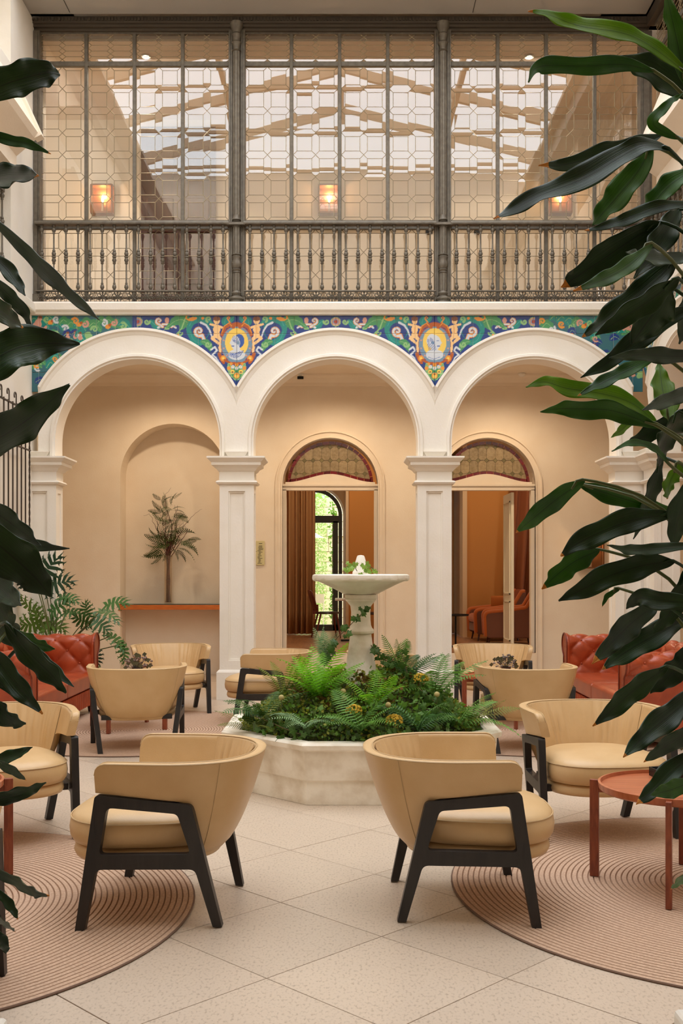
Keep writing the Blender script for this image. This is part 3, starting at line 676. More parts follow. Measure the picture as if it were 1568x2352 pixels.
def spandrel(a, v):
    # acanthus and scrolls either side
    a.leaf([(-100, 34), (-118, 12), (-140, 12), (-168, 34)], 11, 'green', 'lg', 7)
    a.leaf([(-112, 20), (-100, 40), (-88, 52), (-74, 44)], 9, 'green', 'lg')
    a.ell(-88, 32, 27, 27, 'teal'); a.ell(-84, 36, 20, 20, 'bg'); a.leaf([(-108, 24), (-98, 6), (-80, 4), (-60, 14), (-56, 30)], 7, 'teal', 'teal2')
    a.leaf([(-106, 38), (-98, 56), (-84, 62), (-72, 52)], 7, 'teal', 'teal2')
    a.line([(-118, 8), (-126, 30), (-138, 42)], 1.6, 'lg'); a.spiral(-130, 40, 6, 1.2, 0, 2, 'lg'); a.ell(-134, 44, 2.4, 2.4, 'or_')
    a.spiral(-86, 36, 11.5, 1.5, .9, 4.6, 'or_', 1, [(-74, 58)]); a.spiral(-86, 36, 11.5, 1.5, .9, 2.9, 'wh', 1, [(-74, 58)])
    a.leaf([(-80, 60), (-70, 62), (-62, 72), (-60, 84)], 6.5, 'green', 'lg'); a.spiral(-66, 66, 7, 1.4, 0, 2.4, 'lg')
    a.line([(-82, 16), (-70, 22), (-62, 34), (-57, 48)], 2.6, 'wh', 1.6)
    a.ell(-102, 8, 9, 4.5, 'or_', -.2); a.ell(-94, 6, 3.2, 3, 'or_'); a.line([(-110, 10), (-116, 6), (-114, 0)], 1.6, 'or_')
    a.ell(-78, 6, 3.5, 3.5, 'or_'); a.spiral(-64, 8, 7, 1.2, 2, 2.6, 'lg'); a.leaf([(-24, 4), (-28, 14), (-26, 24)], 6, 'teal', 'teal2'); a.leaf([(-8, 4), (-14, 10), (-20, 16)], 4.5, 'teal', 'teal2'); a.spiral(-18, 6, 4, 1, 3, 1.5, 'or_', 1, [(-14, 18)])
def putto(a):
    a.line([(-44, 24), (-60, 20)], 3.2, 'skin', 2.4); a.line([(-44, 24), (-32, 28), (-24, 26)], 3, 'skin', 2.2)
    a.ell(-46, 32, 8, 9, 'skin'); a.ell(-46, 44, 7.5, 8, 'skin'); a.ell(-46, 12, 7, 8, 'skin'); a.ell(-46, 7, 8, 5.5, 'hair')
    a.line([(-48, 46), (-56, 52), (-44, 62), (-38, 66)], 4.2, 'skin', 2.6); a.line([(-44, 47), (-36, 56), (-39, 74), (-38, 84)], 4.4, 'skin', 2.5)
    a.line([(-46, 27), (-46, 40)], .5, 'or_'); a.ell(-49, 12, .8, .8, 'hair'); a.ell(-44, 12, .8, .8, 'hair'); a.line([(-48, 16), (-44, 16)], .5, 'brn')
    a.line([(-40, 88), (-36, 100), (-30, 108)], 4, 'brn', 3.4)
    a.line([(-58, 78), (-50, 72), (-45, 80), (-56, 90), (-48, 96), (-42, 106), (-34, 116), (-28, 124)], 2.2, 'wh', 1.4)
def bottom(a, v):
    a.ell(0, 66, 37, 43, 'brn'); a.ell(0, 66, 36, 41, 'gb')
    for k in range(12):
        t = 2*PI*k/12+.26; a.ell(31.5*math.cos(t), 66+36*math.sin(t), 2, 2, 'pk')
    a.ell(0, 62, 27, 33, 'yel'); a.ell(0, 101, 20, 7, 'gb')
    for s_ in (-1, 1):
        a.line([(s_*34, 44), (s_*28, 28), (s_*16, 20), (s_*8, 26)], 3.6, 'brn', 4.4); a.line([(s_*35, 42), (s_*29, 24), (s_*18, 17), (s_*12, 24)], 1, 'or_')
        a.ell(s_*31, 98, 6.5, 7, 'or_'); a.ell(s_*31, 98, 3, 3.2, 'yel')
        a.line([(s_*28, 102), (s_*14, 109), (0, 110)], 2.6, 'brn')
    a.ell(0, 20, 12, 5, 'brn')
    # portrait bust, blue line work
    fx = -1 if v == 0 else 1
    a.ell(0, 90, 20, 12, 'wh'); a.ell(fx*0, 60, 12, 16, 'wh'); a.ell(-fx*6, 58, 12, 16, 'bl' if v == 0 else 'wh'); a.ell(fx*3, 62, 11, 16, 'wh')
    a.line([(fx*12, 58), (fx*15, 63), (fx*11, 65)], 1.6, 'wh'); a.line([(0, 76), (0, 84)], 8, 'wh')
    for k in range(7 if v == 0 else 0):
        a.line([(-fx*(16-4*k), 80+1.5*k), (-fx*(8-4*k), 92-k), (fx*(2+3*k), 98-k)], .7, 'bl')
        a.line([(fx*(8-3*k), 46+k), (fx*(10-3*k), 54+k), (fx*(7-3*k), 60+2*k)], .55, 'bl')
    a.line([(fx*5, 58), (fx*9, 58)], .9, 'bl'); a.line([(fx*6, 70), (fx*12, 70)], .8, 'bl'); a.ell(-fx*4, 62, 2.5, 4, 'gb')
    if v == 1:
        for k in range(6): a.line([(-15+2.6*k, 50+abs(k-2)*2), (-16+3*k, 64), (-12+3*k, 80)], .5, 'bl')
        a.line([(-14, 80+3*k), (-2, 85+3*k), (12, 80+3*k)], .5, 'bl')
    # fruit garland
    a.leaf([(-18, 112), (-12, 130), (0, 152)], 6, 'lg', 'green'); a.leaf([(18, 112), (12, 130), (0, 152)], 6, 'lg', 'green'); a.ell(0, 130, 13, 16, 'green')
    for x, y, r, c in ((-13, 111, 3.5, 'or_'), (0, 113, 4.5, 'or_'), (13, 111, 3.5, 'or_'), (-18, 121, 4.5, 'or_'), (18, 121, 4.5, 'or_'), (-9, 118, 4.2, 'wh'), (0, 121, 4.2, 'wh'), (9, 118, 4.2, 'wh'), (-10, 129, 4.8, 'yel'), (10, 129, 4.8, 'yel'), (0, 138, 7, 'or_'), (0, 139, 4.5, 'yel')):
        a.ell(0+x, y, r, r, c)
        if c == 'wh': a.ell(x, y, 1.4, 1.4, 'yel')
    for x, y in ((-10, 130), (10, 130), (0, 135)): a.ell(x, y, 1.5, 2, 'hair')
def crown(a):
    a.ell(0, 14, 11.5, 11, 'lg'); a.ell(0, 14, 10, 9.5, 'pk'); a.ell(0, 14, 6.5, 6, 'gb'); a.ell(0, 14, 4.5, 4.2, 'red')
    for s_ in (-1, 1):
        a.leaf([(s_*30, 12), (s_*44, 24), (s_*55, 22)], 7, 'teal', 'teal2'); a.spiral(s_*21, 14, 6.5, 1.3, PI if s_ < 0 else 0, 2.6, 'lg', s_)
        for q in (-1, 1):
            x = s_*67+q*18
            a.line([(s_*67+q*10, 20), (s_*67+q*14, 24), (x+q*2, 28)], 2.2, 'wh')
            a.spiral(x, 12, 8, 1.25, PI/2, 3.4, 'or_', -q, [(s_*67+q*10, 26)]); a.spiral(x, 12, 8, 1.25, PI/2, 2.1, 'wh', -q, [(s_*67+q*10, 26)])
        a.line([(s_*67-10, 20), (s_*67+10, 20)], 3.4, 'or_'); a.line([(s_*67-10, 20), (s_*67+10, 20)], 2, 'wh')
        a.ell(s_*67, 11, 5, 7, 'pk'); a.ell(s_*67, 29, 6, 4, 'lg'); a.leaf([(s_*88, 12), (s_*104, 22), (s_*96, 34)], 6, 'green', 'lg')
def make_art(pu, uc, u0, u1):
    U, Z, A = canvas(u0, u1, 3.62, ZT); A[:] = CL['bg']
    rng = np.random.default_rng(3); a = Art(U, Z, A); sc = 1/190.0
    for c in uc:
        for sx in (1,): a.frame(c, ZT, sc); crown(a)
    for k, p in enumerate(pu):
        for sx in (1, -1): spandrel(a.frame(p, ZT, sc, sx), k)
        for sx in (1, -1): putto(a.frame(p, ZT, sc, sx))
        bottom(a.frame(p, ZT, sc), k % 2)
    return A
def outer_art(A, u0, lo, hi):
    # the older, greener panels at both ends of the frieze
    nz, nx = A.shape[:2]; U = u0+(np.arange(nx)+.5)*RES
    col = (U > lo) & (U < hi); Z = 3.62+(np.arange(nz)+.5)*RES
    UU, ZZ = np.meshgrid(U, Z); a = Art(UU, ZZ, A); keep = A.copy(); a.frame(lo, ZT, 1/190.0)
    A[:, col] = CL['bg']*.6+CL['green']*.4; W = (hi-lo)*190; r = random.Random(int(abs(lo)*100))
    for i in range(int(W/17)):
        x = i*17+6; y = r.uniform(8, 26); a.leaf([(x-10, y), (x, y-8), (x+12, y+4), (x+16, y+14)], 7, r.choice(['teal', 'green', 'teal']), 'lg')
    for i in range(int(W/22)): 
        x = i*22+12; y = r.uniform(8, 34); c = r.choice(['or_', 'lg', 'wh', 'pk']); a.spiral(x, y, 8, 1.4, r.uniform(0, 6), 2.6, c); 
        if i % 3 == 1: a.ell(x+8, y+8, 6, 5, 'or_'); a.ell(x+13, y+4, 3.5, 3.5, 'brn')
    for i in range(46):
        x = r.uniform(0, W); y = r.uniform(36, 160); a.leaf([(x-9, y), (x, y-r.uniform(4, 12)), (x+11, y)], 6, r.choice(['teal', 'green', 'bg', 'lg']), 'lg')
        if i % 3 == 0: a.spiral(x, y, 7, 1.3, 1, 2, r.choice(['pk', 'or_', 'wh']))
        if i % 7 == 0: a.ell(x, y+4, 5, 6, 'pk'); a.ell(x, y-4, 3.4, 3.6, 'pk'); a.ell(x, y-7, 3.6, 2, 'hair')
    cx = 10 if lo < 0 else W-46   # seated child figure in flesh tones
    a.ell(cx+4, 20, 8, 11, 'pk'); a.ell(cx+8, 8, 5, 5.5, 'pk'); a.ell(cx+9, 4, 6, 3, 'hair'); a.line([(cx+4, 28), (cx+18, 32), (cx+22, 26)], 4, 'pk', 3); a.line([(cx, 16), (cx-6, 24), (cx+2, 32)], 2.8, 'pk')
    A[:, ~col] = keep[:, ~col]
    s0 = np.searchsorted(U, hi if lo < 0 else lo); A[:, max(0, s0-4):s0+4] = CL['bg']
M_AZ = bpy.data.materials.new('painted_glazed_tile'); M_AZ.use_nodes = True
_n = M_AZ.node_tree.nodes; _l = M_AZ.node_tree.links; _a = _n.new('ShaderNodeVertexColor'); _a.layer_name = 'paint'
_l.new(_a.outputs[0], _n['Principled BSDF'].inputs['Base Color']); _n['Principled BSDF'].inputs['Roughness'].default_value = .22
def tile_frieze(T, parent, A, u0, u1, cols, uc):
    rows = [ZT, ZT-.218, ZT-.453, ZT-.688, ZT-.923]
    nz = A.shape[0]
    for i in range(len(cols)-1):
        for j in range(4):
            a, b, zt, zb = cols[i]+.0012, cols[i+1]-.0012, rows[j]-.0012, rows[j+1]+.0012
            if b-a < .01: continue
            nx, nzz = max(2, int(round((b-a)/RES))), max(2, int(round((zt-zb)/RES)))
            us = np.linspace(a, b, nx+1); zs = np.linspace(zb, zt, nzz+1); UU, ZZ = np.meshgrid(us, zs)
            fc, fz = (UU[:-1, :-1]+UU[1:, 1:])/2, (ZZ[:-1, :-1]+ZZ[1:, 1:])/2
            ok = np.ones(fc.shape, bool)
            for c in uc: ok &= (fc-c)**2+(fz-ZC)**2 > (RO-.06)**2
            if ok.sum() < 12: continue
            verts = [T(float(x), -.007+.0035*(1 if (p in (0, nx) or q in (0, nzz)) else 0), float(z)) for q, (rx, rz) in enumerate(zip(UU, ZZ)) for p, (x, z) in enumerate(zip(rx, rz))]
            W = nx+1; qs, ps = np.nonzero(ok); faces = [(int(q*W+p), int(q*W+p+1), int((q+1)*W+p+1), int((q+1)*W+p)) for q, p in zip(qs, ps)]
            # glazed face plus the tile body behind it
            base = len(verts)
            body = T is TB
            me = bpy.data.meshes.new('painted_tile'); me.from_pydata(verts, [], faces); me.materials.append(M_AZ)
            at = me.color_attributes.new('paint', 'FLOAT_COLOR', 'POINT')
            ix = np.clip(((UU-u0)/RES).astype(int), 0, A.shape[1]-1); iz = np.clip(((ZZ-3.62)/RES).astype(int), 0, nz-1)
            col = np.ones((UU.size, 4), np.float32); col[:, :3] = A[iz, ix].reshape(-1, 3)
            at.data.foreach_set('color', col.ravel())
            if T is TR: me.flip_normals()
            me.update(); o = link('painted_tile', me, parent)
            md = o.modifiers.new('body', 'SOLIDIFY'); md.thickness = .006; md.offset = -1
def colset(pu, uc, u0, u1):
    s = {u0, u1}
    for p in pu:
        for k in range(-5, 6): s.add(p+k*.2316)
    for c in uc: s.add(c)
    s = sorted(x for x in s if u0 <= x <= u1); out = [s[0]]
    for x in s[1:]:
        if x-out[-1] > .03: out.append(x)
    out[-1] = u1; return out
A1 = make_art(PU[1:3], UC, XL, XR)
outer_art(A1, XL, XL, -2.50); outer_art(A1, XL, 2.36, XR)
tile_frieze(TB, wb, A1, XL, XR, colset(PU[1:3]+[PU[0], PU[3]], UC, XL, XR), UC)
A2 = make_art([.30, .30+2*HP], [.30+HP], 0, 2.4); A2[:] = A2*.75+(CL['green']*.25)
tile_frieze(TR, wr, A2, 0, 2.4, colset([.3], [.30+HP], 0, 2.4), [.30+HP, .3-HP])
# ================================================================ armchair
def arc(cx, cz, r, a0, a1, n=5): return [(cx+r*math.cos(lerp(a0, a1, i/n)), cz+r*math.sin(lerp(a0, a1, i/n))) for i in range(n+1)]
def rounded(poly, radii, n=5):
    out = []; m = len(poly)
    for i in range(m):
        p = Vector((*poly[i], 0)); a = Vector((*poly[i-1], 0)); b = Vector((*poly[(i+1) % m], 0)); r = radii[i]
        if r <= 0: out.append(poly[i]); continue
        u, v = (a-p).normalized(), (b-p).normalized(); ang = u.angle(v); d = min(r/math.tan(ang/2), (a-p).length*.49, (b-p).length*.49)
        p0, p1 = p+u*d, p+v*d
        for k in range(n+1):
            t = k/n; q = p0*(1-t)**2+p*2*t*(1-t)+p1*t*t; out.append((q.x, q.y))
    return out
def make_chair():
    t = thing('armchair', 'x', 'chair')
    # side frames
    outer = [(-.02, 0), (.068, .589), (.491, .549), (.612, 0), (.572, 0), (.50, .262), (.072, .267), (.021, 0)]
    outer = rounded(outer, [0, .02, .03, 0, 0, .035, .035, 0])
    hole = rounded([(.085, .33), (.120, .535), (.428, .508), (.483, .33)], [.02, .03, .03, .02])
    for sx in (-1, 1):
        A_ = Vector((sx*.395, .30, 0)); B_ = Vector((sx*.285, -.27, 0)); dirv = (B_-A_).normalized(); nrm = Vector((-dirv.y, dirv.x, 0))*sx
        import bmesh
        bm = bmesh.new(); ed = []
        for loop in (outer, hole):
            vs = [bm.verts.new((p, 0, q)) for p, q in loop]
            ed += [bm.edges.new((vs[i], vs[(i+1) % len(vs)])) for i in range(len(vs))]
        bmesh.ops.triangle_fill(bm, use_beauty=True, edges=ed)
        me = bpy.data.meshes.new('side_frame')
        g = bmesh.ops.extrude_face_region(bm, geom=list(bm.faces))
        for v in [e for e in g['geom'] if isinstance(e, bmesh.types.BMVert)]: v.co.y = 1
        for v in bm.verts:
            s_, k, z = v.co; v.co = (sx*(.398-max(0, s_/.6)*(.098-.072*min(1, z/.56))+(k-.5)*.042), .30-s_*.985, z)
        bmesh.ops.recalc_face_normals(bm, faces=bm.faces); bm.to_mesh(me); bm.free(); me.materials.append(M_BLACKWOOD)
        o = link('side_frame', me, t); md = o.modifiers.new('b', 'BEVEL'); md.width = .006; md.segments = 2; md.limit_method = 'ANGLE'
    MB().box(-.30, .30, -.20, -.16, .275, .315).box(-.36, .36, .18, .22, .275, .315).build('cross_rail', M_BLACKWOOD, t, bevel=.004)
    # shell
    NU, NV = 56, 14
    def top(u):   # u in -1..1 : left arm front .. back .. right arm front
        a = abs(u); sg = math.copysign(1, u) if u else 1
        if a > .62:
            k = (a-.62)/.38; return Vector((sg*(.435-.006*k), lerp(-.02, .235, k), 0))
        th = a/.62*PI/2
        e = 2/2.35
        return Vector((sg*.435*(math.sin(th)**e), -.02-.43*(math.cos(th)**e), 0))
    def bot(u):
        p = top(u); k = min(1, abs(u)/.62)
        return Vector((p.x*.62, -.05+(p.y+.05)*.50 if p.y < -.05 else p.y, 0))
    def zlow(u):
        p = top(u); y = p.y
        if y > -.16: return lerp(.553, .592, (y+.16)/.395)
        return lerp(.285, .553, sstep(-.30, -.16, y))
    us = [-1+2*i/NU for i in range(NU+1)]
    # finer near the arm fronts
    us = sorted(set(us+[-.99, -.975, -.955, .99, .975, .955])); NU = len(us)-1
    def ztop(u):
        k = (1-abs(u))*.255/.38  # distance from arm front
        r = .05; zt_ = .728
        return zt_-(r-math.sqrt(max(0, r*r-(r-min(r, k))**2)))
    def pt(u, z, off=0):
        hh = max(0, min(1, (z-.285)/.443))**.62; p = bot(u).lerp(top(u), hh)
        if off:
            e = .01; d = (top(min(1, u+e))-top(max(-1, u-e))).normalized(); n_ = Vector((-d.y, d.x, 0))  # inward
            p = p+n_*off
        return (p.x, p.y, z)
    TH = .052; rings = []
    for u in us:
        zl, zt_ = zlow(u), ztop(u); ring = []
        for k in range(NV+1): ring.append(pt(u, lerp(zl+.004, zt_-.008, k/NV), 0))
        ring.append(pt(u, zt_-.001, .007)); ring.append(pt(u, zt_, .018)); ring.append(pt(u, zt_, TH-.018)); ring.append(pt(u, zt_-.002, TH-.006))
        zi = max(zl, .40)
        for k in range(NV+1): ring.append(pt(u, lerp(zt_-.012, zi+.004, k/NV), TH))
        ring.append(pt(u, zi, TH-.008)); ring.append(pt(u, zl, .012))
        rings.append(ring)
    MB().loft(rings, True, True).build('shell', M_CREAMLEATHER, t, smooth=50, fix=True)
    # piping along the outer rim and two upright seams
    m = MB()
    m.tube([pt(u, ztop(u)-.004, .003) for u in us], .0035, 5)
    m.tube([pt(u, ztop(u)-.0005, TH-.006) for u in us], .003, 5)
    for u in (-.36, .36): m.tube([pt(u, lerp(zlow(u)+.01, ztop(u)-.01, k/12), -.0008) for k in range(13)], .0018, 4)
    m.build('piping', mat('leather_piping', C(196,166,122), .5), t)
    # gathered inner back pad
    rings = []; N = 120
    for i in range(N+1):
        u = -.50+1.0*i/N; e = min(1, min(i, N-i)/6)
        ring = []
        for k in range(11):
            z = lerp(.722, .42, k/10); fade = math.sin(PI*min(1, .12+k/10*.95))
            pl = .019*(abs(math.sin(i*.30+math.sin(i*.17)*1.3+k*.06))**.45-.6)*fade*(.45+.55*math.sin(i*.09+1)**2)+.0015*math.sin(i*1.3+k*.3)*fade
            ring.append(pt(u, z, TH+.003+e*(.016*math.sin(PI*(.10+.8*k/10)))+pl*e))
        rings.append(ring)
    MB().loft(rings, False, False).build('gathered_back_pad', M_CREAMLEATHER, t, smooth=180, fix=False)
    # cushion and base
    def plan(a, sc):
        c, s_ = math.cos(a), math.sin(a); e = 2/3.2
        x = math.copysign(abs(c)**e, c)*.355*sc; y = math.copysign(abs(s_)**e, s_)
        y = .06+y*(.375 if y > 0 else .33)*sc
        return x*lerp(.80, 1.02, min(1, max(0, (y+.27)/.45)))*(1 if y < .22 else 1-.12*((y-.22)/.21)**2), y
    def cushion(prof, nm, mt):
        m = MB(); m.loft([[(*plan(2*PI*i/48, s_), z) for i in range(48)] for s_, z in prof], True, True); return m.build(nm, mt, t, smooth=60)
    cushion([(.90, .335), (.965, .342), (1.0, .365), (1.01, .40), (.995, .435), (.975, .45), (.93, .466), (.80, .482), (.6, .492), (.35, .497), (.1, .499)], 'seat_cushion', M_CREAMLEATHER)
    MB().tube([(*plan(2*PI*i/64, .992), .446) for i in range(65)], .0035, 5).build('seat_piping', MATS['leather_piping'], t)
    cushion([(.86, .27), (.93, .275), (.955, .295), (.94, .32), (.90, .335)], 'seat_base', M_CREAMLEATHER)
    return t
CH = make_chair()
chairs = [
 (-.805, 4.90, 86.5, 'cream leather tub armchair in left foreground, seen from its side, facing left'),
 (.55, 4.95, -90, 'cream leather tub armchair in right foreground, seen from its side, facing right'),
 (1.526, 6.314, 186, 'cream armchair behind the wooden tray table at right, gathered back facing the viewer'),
 (-2.012, 6.18, 201.6, 'cream armchair cut by the left photo edge, facing viewer, behind left table leg'),
 (-1.793, 9.178, 10, 'cream armchair seen from behind, standing on the left rear rug beside red sofa'),
 (-1.893, 11.56, 193.5, 'cream armchair facing the viewer in front of the wall niche shelf'),
 (-.753, 10.75, 88, 'cream armchair in side view left behind the fountain, facing left'),
 (.50, 10.75, -88, 'cream armchair mostly hidden behind the fountain ferns and marble column'),
 (1.66, 11.5, 174, 'cream armchair facing the viewer in front of the right doorway'),
 (1.61, 9.15, 3, 'cream armchair seen from behind between the fountain and right red sofa'),
 (-1.66, 3.66, 8, 'armchair at the lower left photo edge with only a black leg showing'),
]
for k, (x, y, a, lab) in enumerate(chairs):
    if k == 0: CH.location = (x, y, .004); CH.rotation_euler = (0, 0, math.radians(a)); CH['label'] = lab; CH['group'] = 'cream tub armchairs'
    else: dup(CH, (x, y, .004), math.radians(a), lab)
# ================================================================ rugs
def rug_mesh():
    m = MB(); n = 96; rings = []; r = 1.42; k = 52
    for i in range(k+1):
        for q in (0, 1, 2):
            if i == k and q: break
            rad = r*(1-(i+(0, .14, .86)[q])/k)+.0005; rings.append([(rad*math.cos(2*PI*j/n), rad*math.sin(2*PI*j/n), .0005 if q == 0 else .009) for j in range(n)])
    rings.insert(0, [(r*math.cos(2*PI*j/n), r*math.sin(2*PI*j/n), 0) for j in range(n)])
    for i in range(len(rings)-1): m.loft(rings[i:i+2], False, True, mi=0 if (i-1) % 3 == 1 else 1)
    return m.mesh('rug_coils', [M_RUG, mat('rug_groove_shade', C(182,150,124), .95, bump=.3, bscale=200)])  # second colour paints the shade between coils into the groove faces
RM = rug_mesh(); bnd = MB(); bnd.tube([(1.42*math.cos(2*PI*j/96), 1.42*math.sin(2*PI*j/96), .005) for j in range(97)], .005, 6); BM_ = bnd.mesh('rug_edge', mat('rug_binding', C(122,96,80), .9))
for x, y, lab in ((-2.11, 4.80, 'round taupe coiled rug under the left foreground armchair'), (1.97, 5.14, 'round taupe coiled rug under the right foreground armchair and tray table'), (-1.95, 10.15, 'round taupe rug in the left rear by the red sofa'), (1.78, 10.15, 'round taupe rug in the right rear behind the fountain')):
    t = thing('round_rug', lab, 'rug', (x, y, 0), group='round coiled rugs'); link('coils', RM, t); link('bound_edge', BM_, t)
# ================================================================ tray tables
def make_table():
    t = thing('tray_table', 'x', 'table'); r = .370; zt = .478
    m = MB(); m.lathe([(.001, zt-.02), (r-.01, zt-.02), (r, zt-.012), (r+.004, zt+.018), (r-.008, zt+.02), (r-.012, zt+.002), (.001, zt+.002)], 64); m.build('tray_top', mat('tray_wood', C(192,112,72), .34, col2=C(164,88,54), nscale=3, ndet=8, stretch=(1,9,1)), t, smooth=40)
    for k in range(4):
        a = PI/4+.3+k*PI/2; c, s_ = math.cos(a), math.sin(a)
        poly = [(r+.002, -.014), (r+.047, -.014), (r+.047, .014), (r+.002, .014)]
        MB().prism(poly, lambda p, q, z: (p*c-q*s_, p*s_+q*c, z), 0, zt+.012).build('leg', M_REDWOOD, t, bevel=.003)
        MB().prism([(r-.10, -.010), (r+.002, -.010), (r+.002, .010), (r-.10, .010)], lambda p, q, z: (p*c-q*s_, p*s_+q*c, z), zt-.05, zt-.02).build('bracket', M_REDWOOD, t)
    return t
TT = make_table()
tabs = [(1.65, 5.16, .10, 'round reddish wood tray table at the right photo edge holding a black tray'), (-2.07, 5.2, .834, 'round reddish wood tray table cut by left photo edge'), (1.62, 10.6, .7, 'small round reddish table at right rear behind the chair seen from behind'), (-2.1, 10.3, .2, 'round reddish table at left rear hidden behind the chair seen from behind')]
for k, (x, y, a, lab) in enumerate(tabs):
    if k == 0: TT.location = (x, y, .011); TT.rotation_euler = (0, 0, a); TT['label'] = lab; TT['group'] = 'reddish tray tables'
    else: dup(TT, (x, y, .011), a, lab)
TZ = .478+.002+.011
t = thing('ashtray_box', 'square black tray with clear insert on the right tray table', 'tray', (1.70, 5.40, TZ), .1)
m = MB(); m.box(-.085, .085, -.075, .075, 0, .006)
for a, b, c, d in ((-.085, .085, -.075, -.069), (-.085, .085, .069, .075), (-.085, -.079, -.075, .075), (.079, .085, -.075, .075)): m.box(a, b, c, d, 0, .045)
m.build('box', M_BLACK, t); MB().box(-.07, .07, -.06, .06, .02, .034).build('insert', mat('grey_glass_insert', C(120,126,134), .15), t, bevel=.003)
def bouquet(x, y, z, lab, s=1.0, col=(150,130,112), seed=1, pot=True):
    r = random.Random(seed); t = thing('flower_bouquet', lab, 'flowers', (x, y, z))
    MB().lathe([(.035*s, 0), (.042*s, .01), (.04*s, .06*s), (.045*s, .09*s), (.038*s, .09*s), (.036*s, .02)], 16).build('vase', mat('dark_vase', C(50,48,44), .3), t)
    m = MB(); f = MB(); lf = MB()
    for i in range(60):
        a, e = r.uniform(0, 2*PI), r.uniform(.2, 1.4); L = r.uniform(.07, .13)*s
        p = (L*math.cos(a)*math.cos(e), L*math.sin(a)*math.cos(e), .07*s+L*math.sin(e)); m.tube([(0, 0, .05*s), p], .0012, 3, False)
        f.sphere(p, r.uniform(.006, .013)*s, 6, 4, (1, 1, .7))
    m.build('stems', mat('dry_stem', C(90,84,60), .8), t, fix=False); f.build('dried_flowers', mat('dried_flower_%d' % seed, C(*col), .8, col2=C(90,76,72), nscale=40), t, fix=False, kind='stuff')
    for i in range(18):
        a, e = r.uniform(0, 2*PI), r.uniform(.1, 1.2); L = r.uniform(.09, .14)*s
        c = Vector((L*math.cos(a)*math.cos(e), L*math.sin(a)*math.cos(e), .07*s+L*math.sin(e))); q = .02*s
        lf.add([(c.x-q, c.y, c.z), (c.x, c.y-q*.4, c.z+q), (c.x+q, c.y, c.z+.3*q), (c.x, c.y+q*.4, c.z-q)], [(0, 1, 2, 3)])
    lf.build('small_leaves', mat('dusty_leaf', C(100,110,84), .7), t, fix=False, kind='stuff')
bouquet(1.66, 10.55, TZ, 'small grey dried flower bouquet on right rear table', 1.15, (150,140,130), 3)
bouquet(-2.02, 10.35, TZ, 'small pinkish dried flower bouquet on left rear table', 1.25, (170,140,126), 4)
bouquet(1.93, 5.55, TZ, 'dried flowers in dark vase on the right foreground tray table, partly behind leaves', 1.15, (120,90,84), 5)
t = thing('paper_menu', 'white folded menu card lying on left rear table', 'card', (-2.19, 10.12, TZ), .3); MB().box(-.07, .07, -.05, .05, 0, .008).build('card', mat('white_paper', C(240,238,230), .7), t)
